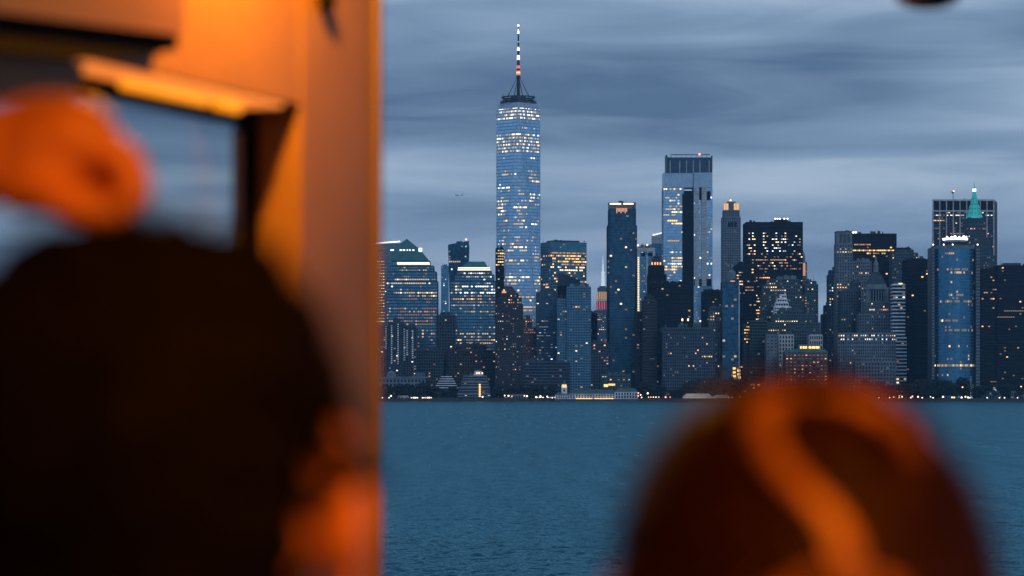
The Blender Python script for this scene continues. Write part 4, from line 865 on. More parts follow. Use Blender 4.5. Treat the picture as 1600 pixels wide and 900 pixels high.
def green_spire():
    t = Tower('green_spire_tower', 'stone tower with a glowing green pyramid roof and spire', 1524, 4110, 'stoned', 'dark', seed=87)
    Z = t.Z; lt = dict(p=.05, row=.05, cols='aow', dim=.8); kw = dict(fh=3.8, bay=2.6, sp=.4, pr=.5)
    t.tier(t.rect(1500, 1556, 30, 0), 0, Z(400), lit=lt, **kw)
    t.tier(t.rect(1506, 1548, 26, 2), Z(400)+1.103, Z(372), lit=dict(p=.03, row=0, cols='aw'), **kw)
    t.tier(t.rect(1511, 1541, 22, 4), Z(372)+1.103, Z(351), lit=dict(p=.02, row=0, cols='aw'), zones=[dict(y=(353, 360.5), p=.75, row=0, cols='aow', dim=.6)], **kw)
    t.tier(t.rect(1513, 1537.5, 20, 5), Z(351)+1.103, Z(340.5), lit=dict(p=.0, row=0), **kw)
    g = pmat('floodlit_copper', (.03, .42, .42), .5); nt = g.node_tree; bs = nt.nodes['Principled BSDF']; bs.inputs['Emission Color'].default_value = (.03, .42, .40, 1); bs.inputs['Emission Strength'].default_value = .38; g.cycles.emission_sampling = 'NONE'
    cx, cy = t.X(1525), 15
    def oc(w, k=.45): return [(cx-w, cy-w*k), (cx-w*k, cy-w), (cx+w*k, cy-w), (cx+w, cy-w*k), (cx+w, cy+w*k), (cx+w*k, cy+w), (cx-w*k, cy+w), (cx-w, cy+w*k)]
    m = MB(); w = (t.X(1538)-t.X(1513))/2
    for (w0, w1, y0, y1) in ((1.0, .96, 340.4, 337), (.93, .30, 337, 308.5), (.32, .30, 308.5, 304), (.24, .20, 304, 297), (.21, .07, 297, 290), (.05, .02, 290, 281.5)):
        m.prism(oc(w*w0), Z(y0)+.003, Z(y1), oc(w*w1))
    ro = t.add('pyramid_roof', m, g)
    m = MB()
    for k in range(8):
        a = oc(w*.93)[k]; b = oc(w*.30)[k]; m.bar((*a, Z(337)), (*b, Z(308.5)), .35, n=4)
        for j in range(3):
            u = .15 + .25*j; p = Vector((*a, Z(337))).lerp(Vector((*b, Z(308.5))), u); q = Vector((*oc(w*.93)[(k+1) % 8], Z(337))).lerp(Vector((*oc(w*.30)[(k+1) % 8], Z(308.5))), u); c = (p+q)/2; m.box(c.x-.6, c.x+.6, c.y-.6, c.y+.6, c.z-1, c.z+1.2)
    m.build('roof_rib', wall('copper'), ro)
    m = MB(); m.cone(cx, cy, 2.6, 2.4, Z(298.4), Z(294.2), 8); m.build('lantern', emat('lantern_white', (.8, 1, .95), 4), ro); t.done()
green_spire()
def right_dark():
    t = Tower('black_office_group', 'very dark office tower filling the right edge of the picture', 1578, 3650, 'black', 'black', seed=88)
    Z = t.Z; zn = [dict(y=(418, 440), p=.02, row=.05), dict(y=(440, 475), p=.03, row=.38, run=(.1, .35), cols='aaow', dim=.5), dict(y=(475, 500), p=.04, row=.4, run=(.2, .5), cols='owao', dim=.9)]
    t.tier(t.rect(1533.5, 1557.5, 40, 0), 0, Z(421), fh=3.9, bay=2.8, sp=.4, pr=.15, lit=dict(p=.012, row=.10, run=(.1, .4), cols='ao', dim=.9), zones=zn)
    t.tier(t.rect(1557.52, 1640, 44, -3), 0, Z(416), fh=3.9, bay=2.8, sp=.4, pr=.15, lit=dict(p=.012, row=.14, run=(.1, .4), cols='ao', dim=.9), zones=zn)
    m = MB(); m.box(t.X(1570), t.X(1597), 8, 26, Z(416)+1.103, Z(410.5)); t.add('roof_plant', m, wall('navy'))
    m = MB(); m.box(t.X(1548), t.X(1552), 8, 14, Z(421)+1.103, Z(417.5)); m.box(t.X(1560), t.X(1566), 2, 12, Z(416)+1.103, Z(414)); t.add('roof_plant', m, wall('black')); t.done()
right_dark()
# ------------------------------------------------------------------ the waterfront
def pier_hall():
    D = 3440; t = Tower('pier_hall', 'long white pier hall with a clock tower and amber lit ground floor', 932, D, 'white', 'dark', cat='pier building', seed=90)
    Z = t.Z; w = wall('white')
    m = MB(); m.box(t.X(866), t.X(998), -3, 22, -3.2, .0); dk = t.add('pier_deck', m, wall('stoned'))
    for k in range(24):
        u = 867.5 + k*5.6; g = MB(); g.cone(t.X(u), -2, .45, .45, -6, -3.2, 6); g.build('pile', wall('black'), dk)
    def hall(x0, x1, y0, yr, dep, yo, bay, name):
        n = int((x1-x0)/bay); m = MB(); zt = Z(y0); a, b = t.X(x0), t.X(x1)
        m.box(a, b, yo+.6, yo+dep, .003, zt)
        ho = t.add(name, m, w)
        g = MB(); bw = (b-a)/n
        for k in range(n+1): x = a + k*bw; g.box(x-.35, x+.35, yo-.1, yo+.59, .01, zt-.1)
        for z in (zt*.50, zt-.5): g.box(a-.2, b+.2, yo-.25, yo+.58, z, z+.5)
        g.build('pilaster_frame', w, ho, kind='stuff')
        for k in range(n):
            x = a + (k+.5)*bw
            for (z0, z1) in ((.8, zt*.44), (zt*.56, zt*.86)):
                q = MB(); q.box(x-bw*.26, x+bw*.26, yo+.35, yo+.598, z0, z1); q.build('window', wall('black'), ho)
        r = MB(); r.prism([(a-.6, yo-.3), (b+.6, yo-.3), (b+.6, yo+dep+.3), (a-.6, yo+dep+.3)], zt+.003, Z(yr), [(a+3, yo+dep*.42), (b-3, yo+dep*.42), (b-3, yo+dep*.58), (a+3, yo+dep*.58)]); r.build('hip_roof', wall('teal'), ho)
        return ho
    hall(868, 890, 617, 612.5, 16, 0, 3.4, 'front_pavilion'); hall(890.05, 961, 615.5, 608.5, 18, .5, 4.4, 'long_wing'); hall(961.1, 996, 612.5, 606.5, 20, 0, 3.9, 'land_wing')
    # arcade lights
    for (x0, x1) in ((900, 925), (929, 958)):
        k = 0
        while x0 + k*2.15 < x1:
            u = x0 + k*2.15; g = MB(); g.box(t.X(u), t.X(u+1.5), -1.2, -.7, Z(624.4), Z(622.0)); t.add('arcade_light', g, emat('arcade_amber', (1, .52, .12), 2.2)); k += 1
    # clock tower
    m = MB(); m.box(t.X(877.5), t.X(886), 3, 9.5, Z(617)+.2, Z(606.5)); tw = t.add('clock_tower', m, w)
    g = MB(); g.box(t.X(877), t.X(886.5), 2.6, 9.9, Z(606.5)+.003, Z(605.4)); g.build('tower_cornice', w, tw)
    g = MB(); g.box(t.X(880.3), t.X(883.2), 2.85, 3.0, Z(611.5), Z(608.5)); g.build('clock_face', wall('black'), tw)
    g = MB(); g.cone(t.X(881.75), 6.2, 2.9, 2.7, Z(605.4)+.003, Z(600.8), 8); g.build('lit_lantern', emat('lantern_amber', (1, .55, .14), 1.7), tw)
    g = MB(); g.cone(t.X(881.75), 6.2, 3.3, 1.6, Z(600.8), Z(598.6), 8); g.cone(t.X(881.75), 6.2, 1.6, .1, Z(598.6), Z(594.5), 8); g.build('dome', wall('copper'), tw)
    for k in range(8):
        a = 2*math.pi*k/8; g = MB(); g.bar((t.X(881.75)+3.0*math.cos(a), 6.2+3.0*math.sin(a), Z(605.4)), (t.X(881.75)+2.85*math.cos(a), 6.2+2.85*math.sin(a), Z(600.8)), .28, n=4); g.build('lantern_post', w, tw)
pier_hall()

def marquee():
    D = 3462; t = Tower('marquee_tent', 'long white event marquee on the waterfront left of the brown head', 1104, D, cat='tent', seed=91)
    Z = t.Z; a, b = t.X(1067), t.X(1141); c = t.X(1114); z0, z1 = Z(620.5), Z(615)
    m = MB()
    for (x0, x1, zt) in ((a, c, z1), (c, b, Z(617))):
        m.prism([(x0+.02, -.5), (x1-.02, -.5), (x1-.02, 15.5), (x0+.02, 15.5)], z0, zt, [(x0+5, 5), (x1-5, 5), (x1-5, 10), (x0+5, 10)])
    canvas = pmat('marquee_canvas', (.82, .84, .88), .8, var=.06); t.add('canopy', m, emat('canvas_glow', (.95, .97, 1), .16))  # canopy brightness put into its material as a glow
    n = 18
    for k in range(n):
        x0 = a + (b-a)*k/n; x1 = a + (b-a)*(k+1)/n; m = MB(); m.box(x0+.1, x1-.1, 0, .15, .01, z0-.01)
        t.add('side_panel', m, emat('tent_glow', (1, .72, .38), .55) if 2 <= k <= 8 and k % 3 else canvas)
    m = MB(); m.box(a+.3, b-.3, .8, 14.5, .01, z0-.3); t.add('inner_wall', m, canvas)
marquee()

def stepped_museum():
    D = 3490; t = Tower('stepped_roof_museum', 'small museum with a louvred six step pyramid roof by the water', 697, D, 'stone', 'dark', cat='museum', seed=92)
    Z = t.Z; cx = t.X(697)
    def hx(w): return [(cx + w*math.cos(math.pi*(k/3+1/6)), 20 + w*math.sin(math.pi*(k/3+1/6))) for k in range(6)]
    m = MB(); m.prism(hx(13), .003, Z(607)); t.add('body', m, wall('stoned')); 
    for k in range(6):
        y = 606.5 - k*3.5; w = 16.6 - k*1.75
        g = MB(); g.prism(hx(w), Z(y), Z(y)+1.0); st = t.add('roof_step', g, wall('white')); g = MB(); g.prism(hx(w*.80), Z(y)+1.003, Z(y-3.5)-.01); g.build('shadow_gap', wall('black'), st)
    t.done()
stepped_museum()

def terrace_house():
    D = 3484; t = Tower('terraced_waterfront_building', 'low terraced building with a column of amber stair lights', 741, D, 'stone', 'dark', cat='building', seed=93)
    Z = t.Z
    for k, (a, b, y, yo) in enumerate(((714, 766, 616, 0), (716, 765, 606, 2), (721, 763, 597, 5), (724, 760, 588, 8))):
        t.tier(t.rect(a, b, 30-yo*1.6, yo), 0 if k == 0 else zb+.003, Z(y), fh=3.4, bay=3, sp=.45, pr=.08, lit=dict(p=.02, row=0, cols='wa')); zb = Z(y)+1.1
    m = MB(); m.prism(t.rect(739, 755, 10, 11), zb+.003, Z(579), t.rect(742, 752, 7, 12)); t.add('white_cap', m, wall('pale'))
    for u in (745, 748.5, 753.5): t.lightbar(u-.9, u+.9, 581.8, 584, 'w', 2.4, 10.7, name='roof_lamp')
    for k in range(8): t.lightbar(748.3, 751, 600+k*2.6, 601.8+k*2.6, 'a', 2.2, -.6, name='stair_light')
    t.done()
terrace_house()

def ferry_pavilion():
    D = 3500; t = Tower('long_pale_pavilion', 'long low building with a pale roof band beside the orange ferry wall', 625, D, 'stone', 'dark', cat='building', seed=94)
    Z = t.Z; t.tier(t.rect(586, 664, 22, 0), 0, Z(592), fh=4.6, bay=4.2, sp=.4, pr=.45, lit=dict(p=.04, row=0, cols='o'))
    m = MB(); m.box(t.X(585), t.X(672), -1.4, 23, Z(592)+1.103, Z(588.5)); t.add('pale_roof_band', m, wall('stone'))
    m = MB(); m.cone(t.X(611), 10, 6, 5, Z(588.5)+.003, Z(583), 12); m.cone(t.X(611), 10, 5.4, 1, Z(583), Z(579), 12); t.add('domed_lantern', m, wall('stone'))
    m = MB(); m.prism(t.rect(642, 664, 14, 4), Z(588.5)+.003, Z(582), t.rect(650, 663, 8, 7)); t.add('sloped_roof', m, wall('stoned')); t.done()
ferry_pavilion()

def shore_sheds():
    for (x0, x1, yt, lab, wl) in ((622, 638, 619.5, 'small pale shed on the quay under the dark trees', 'pale'), (793, 822, 617.5, 'small pale boathouse on the quay left of the pier hall', 'stone'), (1533, 1562, 612, 'low pale park building right of the flagpole', 'stoned'), (1580, 1603, 612.5, 'low pale shed at the right edge of the waterfront', 'stone'), (940, 985, 586, 'low green lit block behind the pier hall', 'teal')):
        t = Tower('waterfront_shed' if yt > 600 else 'low_block', lab, (x0+x1)/2, 3470 if yt > 600 else 3495, wl, 'dark', seed=int(x0))
        t.tier(t.rect(x0, x1, 10 if yt > 600 else 18), 0, t.Z(yt), fh=3.6, bay=3.2, sp=.4, pr=.4, lit=dict(p=.03 if yt > 600 else .10, row=0, cols='cwo', dim=.9))
        if yt < 600:
            t.plant(948, 976, 586, 2.5, 3, 6, 3); t.lightbar(943.5, 950, 600.5, 604.5, 'a', 2.0, -.8, name='canopy_light'); t.lightbar(950.5, 961, 599.5, 602.5, 'a', 1.6, -.8, name='canopy_light')
        t.done()
shore_sheds()

def flagpole():
    D = 3468; o = empty('flagpole', (wx(1517, D), D, GZ), 'tall white flagpole in front of the curved blue tower', 'flagpole')
    m = MB(); m.bar((0, 0, 0), (0, 0, wz(588, D)-GZ), .38, r2=.2); m.build('pole', wall('white'), o)
    m = MB(); m.bar((-3.2, 0, 14), (3.2, 0, 14), .18); m.build('yardarm', wall('white'), o)
    m = MB(); m.prism([(-3, -2), (3, -2), (3, 2), (-3, 2)], 0, 3.4, [(-.6, -.6), (.6, -.6), (.6, .6), (-.6, .6)]); m.build('base', wall('white'), o)
    D = 3474; o = empty('lit_monument', (wx(1554, D), D, GZ), 'small white lit angular monument right of the flagpole', 'monument')
    m = MB(); m.prism([(-3.2, -2), (3.2, -2), (3.2, 2), (-3.2, 2)], 0, 7, [(-2, -1.4), (2, -1.4), (2, 1.4), (-2, 1.4)]); m.build('plinth', wall('stoned'), o)
    m = MB(); m.bar((-2.6, 0, 7), (0, 0, 15.5), .55, n=5); m.bar((2.6, 0, 7), (0, 0, 15.5), .55, n=5); m.bar((-1.3, 0, 11), (1.3, 0, 11), .5, n=5); m.build('lit_frame', emat('monument_white', (.8, .92, 1), .7), o)
flagpole()

# ---- trees: three crowns of leaf clumps shared by all
def crown_mesh(seed, h, r):
    R = random.Random(seed); m = MB(); cl = []
    for k in range(34):
        z = R.uniform(.28, 1.0); rr = r*math.sqrt(max(.08, 1-((z-.58)/.45)**2))*math.sqrt(R.random()); a = R.uniform(0, 6.28)
        cl.append((Vector((rr*math.cos(a), rr*math.sin(a), z*h)), r*R.uniform(.2, .42)))
    for c, s in cl:
        for q in range(26):
            d = Vector((R.gauss(0, 1), R.gauss(0, 1), R.gauss(0, .8))); d.normalize(); p = c + d*s*R.uniform(.55, 1.05)
            u = d.orthogonal().normalized(); u.rotate(Matrix.Rotation(R.uniform(0, 6.28), 3, d)); w = d.cross(u); z = R.uniform(.35, .8)
            m.quad(p-u*z-w*z*.7, p+u*z-w*z*.7, p+u*z*.7+w*z, p-u*z*.8+w*z*.9)
    return m.mesh('crown', [pmat('foliage', (.014, .030, .026), .9, var=.5, scale=.4)])
def trunk_mesh(h):
    m = MB(); m.bar((0, 0, 0), (.1, 0, h*.5), .45, n=7, r2=.25)
    for k in range(5):
        a = 1.26*k; m.bar((.05, 0, h*.3), (math.cos(a)*h*.22, math.sin(a)*h*.22, h*.68), .2, n=5, r2=.08)
    return m.mesh('trunk', [pmat('bark', (.03, .025, .02), .9)])
def trees():
    R = random.Random(77); kinds = [(crown_mesh(1, 18, 7.5), trunk_mesh(18)), (crown_mesh(2, 15, 6.5), trunk_mesh(15)), (crown_mesh(3, 20, 7), trunk_mesh(20))]
    rows = [((588, 712), 15, 604, 'dark leafy tree on the quay left of the stepped roof museum', 'trees left of the museum'),
            ((768, 866), 13, 604, 'dark leafy tree between the terraced building and the pier hall', 'trees left of the pier hall'),
            ((1004, 1066), 8, 604, 'dark leafy tree left of the white marquee', 'trees left of the marquee'),
            ((1070, 1165), 12, 596, 'dark leafy tree in the park behind the white marquee', 'trees behind the marquee'),
            ((1345, 1430), 11, 600, 'dark leafy tree in the park just right of the blurred brown head', 'trees right of the brown head'),
            ((1434, 1515), 11, 597, 'dark leafy tree below the curved blue tower', 'trees below the curved blue tower'),
            ((1524, 1615), 13, 600, 'dark leafy tree at the right end of the waterfront', 'trees at the right end')]
    for (x0, x1), n, ytop, lab, grp in rows:
        for k in range(n):
            u = x0 + (x1-x0)*(k + R.uniform(.1, .9))/n; D = R.uniform(3470, 3482) if u > 1000 or u < 713 else R.uniform(3475, 3480)
            cm, tm = kinds[R.randrange(3)]; hh = (wz(ytop + R.uniform(-4, 5), D) - GZ); sc = hh/18
            o = empty('leafy_tree', (wx(u, D), D, GZ), lab, 'tree', grp, R.uniform(0, 6.28)); o.scale = (sc*R.uniform(.9, 1.15),)*2 + (sc,)
            for nm, me in (('crown', cm), ('trunk', tm)):
                c = bpy.data.objects.new(nm, me); COL.objects.link(c); c.parent = o
trees()

# ---- lamps along the promenade, each at its own place
def lamps():
    pm = MB(); pm.bar((0, 0, 0), (0, 0, 1), .12, n=6); pm.bar((0, 0, 0), (0, 0, .12), .28, n=6); post = pm.mesh('post', [wall('black')])
    globes = {}
    for key, col, st in (('w', (1, .78, .5), 4), ('c', (.85, .93, 1), 3.4), ('a', (1, .5, .15), 4), ('o', (1, .3, .16), 4)):
        g = MB(); sphere(g, (0, 0, 0), 1, 8, 6); globes[key] = g.mesh('globe', [emat('lamp_globe_' + key, col, st)])
    spots = [(597.5, 624, 'c', .8), (608, 624.6, 'c', .9), (611, 618.5, 'w', 1.1), (643, 621.5, 'w', .8), (646.5, 622, 'w', 1.1), (649, 622, 'w', 1.1), (652, 622, 'w', 1.0), (660.5, 621.8, 'w', 1.0), (664, 622, 'o', 1.0), (668, 622, 'w', 1.1), (671, 621.8, 'w', 1.1), (674, 622, 'o', .9),
             (754, 620, 'c', 1.1), (788.5, 618, 'w', 1.0), (794.5, 618.5, 'w', 1.2), (800, 619, 'o', .7), (819.5, 618.5, 'a', 1.0), (823.5, 619, 'w', 1.2), (838, 620.5, 'w', 1.3), (844.5, 619, 'w', 1.2), (855, 619.5, 'c', 1.0), (863, 622, 'c', .8),
             (997.5, 614, 'o', 1.0), (997, 618.5, 'o', 1.1), (1001, 617, 'w', 1.0), (1002.5, 621, 'w', .9), (1012, 614.5, 'w', 1.3), (1013.5, 620.5, 'o', .8), (1017, 620.5, 'o', .8), (1021, 620.5, 'w', .8), (1025, 620.5, 'w', .8), (1029.5, 620.5, 'o', .8), (1040, 620.5, 'o', 1.2), (1047, 620.5, 'o', .7),
             (1138, 621, 'o', .8), (1144, 620.8, 'a', .7), (1157, 620.8, 'a', .8), (1373, 622, 'w', .9), (1390, 621.5, 'w', 1.0), (1396.5, 620.5, 'a', .8), (1405, 618.5, 'a', .8), (1405, 621.5, 'a', .9), (1409.5, 620, 'w', 1.1), (1423, 621.5, 'w', 1.0), (1425.5, 619.5, 'w', 1.0), (1434.5, 620, 'w', 1.2), (1441, 622, 'w', 1.0), (1454, 620, 'c', .8), (1458, 622, 'w', .9),
             (1473.5, 620, 'w', 1.3), (1487.5, 621, 'w', 1.0), (1491, 621, 'a', 1.1), (1502.5, 621, 'w', 1.2), (1502.5, 624.5, 'c', 1.2), (1508.5, 620, 'a', 1.2), (1512.5, 621, 'w', 1.2), (1515, 623, 'c', .9), (1504, 605, 'a', 1.0), (1542.5, 622.5, 'c', .9), (1561.5, 622.5, 'c', .9), (1569.5, 622.5, 'c', .9), (1590, 624.5, 'c', .7), (1595.5, 604, 'a', .9)]
    names = {'w': 'warm white', 'c': 'cool white', 'a': 'amber', 'o': 'orange'}
    for (px, py, k, r) in spots:
        D = 3458; seg = ('left of the museum' if px < 700 else 'left of the pier hall' if px < 868 else 'left of the marquee' if px < 1060 else 'behind the brown head' if px < 1460 else 'below the curved blue tower' if px < 1517 else 'right of the flagpole')
        z = max(wz(py, D) - GZ, 1.4)
        o = empty('street_lamp', (wx(px, D), D, GZ), 'small %s promenade lamp on the waterfront %s' % (names[k], seg), 'lamp', '%s lamps %s' % (names[k], seg))
        p = bpy.data.objects.new('post', post); COL.objects.link(p); p.parent = o; p.scale = (1, 1, z)
        g = bpy.data.objects.new('globe', globes[k]); COL.objects.link(g); g.parent = o; g.location = (0, 0, z); g.scale = (r*.78,)*3
lamps()

def airplane():
    D = 6000; o = empty('airplane', (wx(716, D), D, wz(305, D)), 'tiny airplane with white lights in the sky left of the tallest tower', 'airplane')
    m = MB()
    for (x0, x1, r0, r1) in ((-9, -6.5, .3, 1.1), (-6.5, 5, 1.1, 1.1), (5, 10, 1.1, .25)): m.bar((x0, 0, 0), (x1, 0, .3 if x1 > 5 else 0), r0, n=8, r2=r1)
    gp = pmat('airliner_skin', (.35, .38, .42), .4); m.build('fuselage', gp, o)
    for s in (-1, 1): m = MB(); m.prism([(-2, 0), (1.5, 0), (3.5, s*8), (2.3, s*8)][::s], -.3, 0.0); m.build('wing', gp, o)
    m = MB(); m.prism([(7, -.15), (9.6, -.15), (9.6, .15), (7, .15)], .3, 3.4, [(9, -.1), (10.2, -.1), (10.2, .1), (9, .1)]); m.build('tail_fin', gp, o)
    for x, y in ((-8.4, -.8), (3, -8)): m = MB(); sphere(m, (x, y, -.4), .75, 6, 5); m.build('navigation_light', emat('plane_light', (.95, .97, 1), 1.2), o)
airplane()
# ------------------------------------------------------------------ the ferry the picture is taken from
DECK = 12.40; CEIL = 14.98
WARM = (1.0, .27, .010)
K0, KS = -.373 - .3675*4, .3675                # cabin side wall: X = K0 + KS * Y
WD = Vector((KS, 1, 0)).normalized(); WN = Vector((WD.y, -WD.x, 0))     # along the wall, and into the cabin
def wallpt(u, v, off=0.0):
    """the point of the wall (or of a plane off metres inside it) seen in direction u, v"""
    k = K0 + off*math.sqrt(1+KS*KS); Y = k / ((u-800)/F - KS); return Vector(((u-800)/F*Y, Y, HC + (HOR-v)/F*Y))
def along(u, off=0.0): p = wallpt(u, 0, off); return (p - wallpt(470, 0, off)).dot(WD)
ORG = wallpt(470, 0); ORG.z = 0
def WP(a, d, z): return ORG + WD*a + WN*d + Vector((0, 0, z))            # a along the wall, d into the cabin
def wbox(mb, a0, a1, d0, d1, z0, z1, bev=0.0):
    P = [WP(a, d, z) for z in (z0, z1) for a, d in ((a0, d1), (a1, d1), (a1, d0), (a0, d0))]
    i = len(mb.v); mb.v += [tuple(p) for p in P]
    for q in ((0,3,2,1), (4,5,6,7), (0,1,5,4), (1,2,6,5), (2,3,7,6), (3,0,4,7)): mb.f.append(tuple(i+k for k in q)); mb.m.append(0)
def bevel(o, w=.004, n=2):
    m = o.modifiers.new('bevel', 'BEVEL'); m.width = w; m.segments = n; return o

def cabin():
    paint = pmat('cabin_paint', (.34, .19, .095), .5, spec=.25, var=.10, scale=6, bump=.12, bscale=140)
    def dimple():
        m = paint.copy(); m.name = 'dimpled_panel'; nt = m.node_tree; N = nt.nodes; L = nt.links; b = N['Principled BSDF']
        tc = N.new('ShaderNodeTexCoord'); v = N.new('ShaderNodeTexVoronoi'); v.inputs['Scale'].default_value = 90; v.inputs['Randomness'].default_value = 0
        L.new(tc.outputs['Object'], v.inputs['Vector']); bp = N.new('ShaderNodeBump'); bp.inputs['Strength'].default_value = .6; bp.inputs['Distance'].default_value = .004
        L.new(v.outputs['Distance'], bp.inputs['Height']); L.new(bp.outputs['Normal'], b.inputs['Normal']); return m
    dp = dimple(); blk = pmat('black_rubber', (.005, .005, .006), .8, spec=.1); T = .10
    root = empty('cabin_wall', (ORG.x, ORG.y, DECK), 'orange lit ferry cabin wall with a window, left of the skyline', 'wall')
    inv = Matrix.Translation(-root.location)
    def part(name, mb, mt, bv=.004, smooth=False):
        o = mb.build(name, mt, root, smooth); o.data.transform(inv); 
        if bv: bevel(o, bv)
        return o
    end = along(589); zs, zh = 13.42, HC + .411
    m = MB(); wbox(m, -3.6, -.001, -T, 0, zh, CEIL-.002); part('header_panel', m, dp)
    m = MB(); wbox(m, 0, end, -T, 0, zs+.002, CEIL-.002); part('end_panel', m, paint)
    m = MB(); wbox(m, -3.6, end, -T, 0, DECK+.01, zs); part('lower_panel', m, paint)
    m = MB(); wbox(m, -3.6, -1.62, -T, 0, zs+.002, zh-.002); part('rear_panel', m, paint)
    m = MB(); wbox(m, end-.012, end+.006, -T-.006, .008, DECK+.01, CEIL-.01); part('edge_trim', m, pmat('edge_paint', (.22, .15, .11), .5))
    # window: black frame set back in the recess, glass
    w = root
    for (a0, a1, z0, z1) in ((-1.62, 0, zh-.026, zh-.003), (-.030, 0, zs+.03, zh-.027), (-1.62, -1.59, zs+.03, zh-.027), (-1.62, 0, zs+.003, zs+.029)):
        m = MB(); wbox(m, a0+.001, a1-.001, -T+.002, -.064, z0, z1); part('window_frame', m, blk, .005)
    m = MB(); wbox(m, -.046, -.031, -T+.012, -.078, zs+.03, zh-.037); part('glazing_bead', m, pmat('grey_bead', (.30, .30, .32), .5), .002)
    gm = bpy.data.materials.new('tinted_glass'); gm.use_nodes = True; nt = gm.node_tree; N = nt.nodes; L = nt.links; N.clear()
    o_ = N.new('ShaderNodeOutputMaterial'); tr = N.new('ShaderNodeBsdfTransparent'); tr.inputs['Color'].default_value = (.55, .60, .64, 1); gl = N.new('ShaderNodeBsdfGlossy'); gl.inputs['Roughness'].default_value = .03
    fr = N.new('ShaderNodeFresnel'); fr.inputs['IOR'].default_value = 1.3; mx = N.new('ShaderNodeMixShader'); L.new(fr.outputs[0], mx.inputs[0]); L.new(tr.outputs[0], mx.inputs[1]); L.new(gl.outputs[0], mx.inputs[2]); L.new(mx.outputs[0], o_.inputs['Surface'])
    m = MB(); m.quad(WP(-1.60, -.088, zs+.02), WP(-.02, -.088, zs+.02), WP(-.02, -.088, zh-.02), WP(-1.60, -.088, zh-.02)); part('window_pane', m, gm, 0)
    # glowing bar and tray added under the recess head to imitate its highlight
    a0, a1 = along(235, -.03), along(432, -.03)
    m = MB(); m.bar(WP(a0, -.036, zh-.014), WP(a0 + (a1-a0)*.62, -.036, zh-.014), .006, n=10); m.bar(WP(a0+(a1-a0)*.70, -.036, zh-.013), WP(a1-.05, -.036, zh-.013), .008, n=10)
    tm = MB(); wbox(tm, along(118, -.03), along(445, -.03), -.063, -.001, zh-.0065, zh-.001); part('ledge_glow', tm, emat('ledge_glow_mat', (1, .24, .03), 1.0, True), .002)
    part('highlight_bar', m, emat('highlight_bar_mat', (1, .30, .008), 1.3, True), 0, True)
    # dark knob, overhead locker with its dark gasket
    c = wallpt(511, -2, .012); m = MB(); sphere(m, c, .016, 14, 10, sc=(.9, .9, 1.35)); part('coat_knob', m, blk, 0, True)
    def pxslab(pts, off, th):
        m = MB(); P = [wallpt(u, v, off) for u, v in pts]; i = 0; n = len(P); E = WN*th
        m.v = [tuple(p) for p in P] + [tuple(p+E) for p in P]
        m.f = [tuple(range(n, 2*n))[::-1], tuple(range(n))] + [(k, (k+1) % n, n+(k+1) % n, n+k) for k in range(n)]; m.m = [0]*len(m.f); return m
    part('overhead_locker', pxslab([(-260, -14), (247, 50), (247, -260), (-260, -300)], .002, .035), pmat('locker_paint', (.24, .12, .06), .5, var=.1, scale=5), .006)
    part('locker_gasket', pxslab([(-260, 55), (110, 88), (180, 84), (247, 72), (247, 51), (-260, -13)], .002, .026), blk, .006)
    part('corner_gusset', pxslab([(-260, 62), (112, 94), (92, 152), (-260, 150)], -.02, .018), paint, .004)
    # deck and deckhead; unseen after bulkhead added to keep sky light off the heads
    m = MB(); m.box(-3.6, 3.2, -2.6, 5.0, DECK-.12, DECK); tag(m.build('ferry_deck', pmat('deck_paint', (.09, .10, .10), .7)), None, None, kind='structure')
    m = MB(); m.box(-3.6, 3.2, -2.6, 5.0, CEIL, CEIL+.1); tag(m.build('ferry_ceiling', pmat('deckhead_paint', (.10, .10, .10), .6)), None, None, kind='structure')
    m = MB(); m.box(-3.6, 3.2, -2.7, -2.602, DECK+.001, CEIL-.001); tag(m.build('added_bulkhead', pmat('added_bulkhead_paint', (.30, .26, .22), .6)), None, None, kind='structure')
    # ceiling lamps (above the frame) that light the cabin
    for (x, y, en, wc, lab) in ((-.26, 3.825, LAMP_WALL, (1, .34, .012), 'round warm ceiling lamp beside the orange cabin wall'), (.46, .38, LAMP_HEAD, WARM, 'round warm ceiling lamp over the two passengers')):
        lo = empty('ceiling_lamp', (x, y, CEIL), lab, 'lamp')
        m = MB(); m.cone(0, 0, .13, .15, -.045, -.002, 24); m.build('housing', pmat('lamp_housing', (.4, .4, .4), .4, metal=.6), lo)
        m = MB(); m.cone(0, 0, .07, .115, -.075, -.046, 24); m.build('diffuser', emat('diffuser_glow', WARM, 6.0), lo)
        if en is LAMP_HEAD:  # unseen skirt added to keep this lamp's light off the cabin wall
            m = MB(); n = 28
            for k in range(n):
                a, b = 2*math.pi*k/n, 2*math.pi*(k+1)/n
                for r, s_ in ((.135, 1), (.130, -1)): q = [(r*math.cos(a), r*math.sin(a), -.18), (r*math.cos(b), r*math.sin(b), -.18), (r*math.cos(b), r*math.sin(b), -.03), (r*math.cos(a), r*math.sin(a), -.03)]; m.quad(*q[::s_])
            m.build('added_shade', pmat('added_shade_metal', (.02, .02, .02), .6), lo)
        ld = bpy.data.lights.new('lamp_light', 'POINT'); ld.energy = en; ld.color = wc; ld.shadow_soft_size = .03
        l = bpy.data.objects.new('lamp_light', ld); COL.objects.link(l); l.parent = lo; l.location = (0, 0, -.14)
    # dark bell shaped loudspeaker hanging at the top right
    Y = 4.1; px, py = 1450, 8; so = empty('hanging_loudspeaker', ((px-800)/F*Y, Y, CEIL), 'dark rounded fitting hanging into the top right of the view', 'fitting')
    zb = HC + (HOR-14)/F*Y - CEIL; m = MB(); prof = [(.012, 0), (.012, zb+.11), (.034, zb+.10), (.047, zb+.06), (.050, zb+.03), (.043, zb+.010), (.025, zb+.002), (.0, zb)]
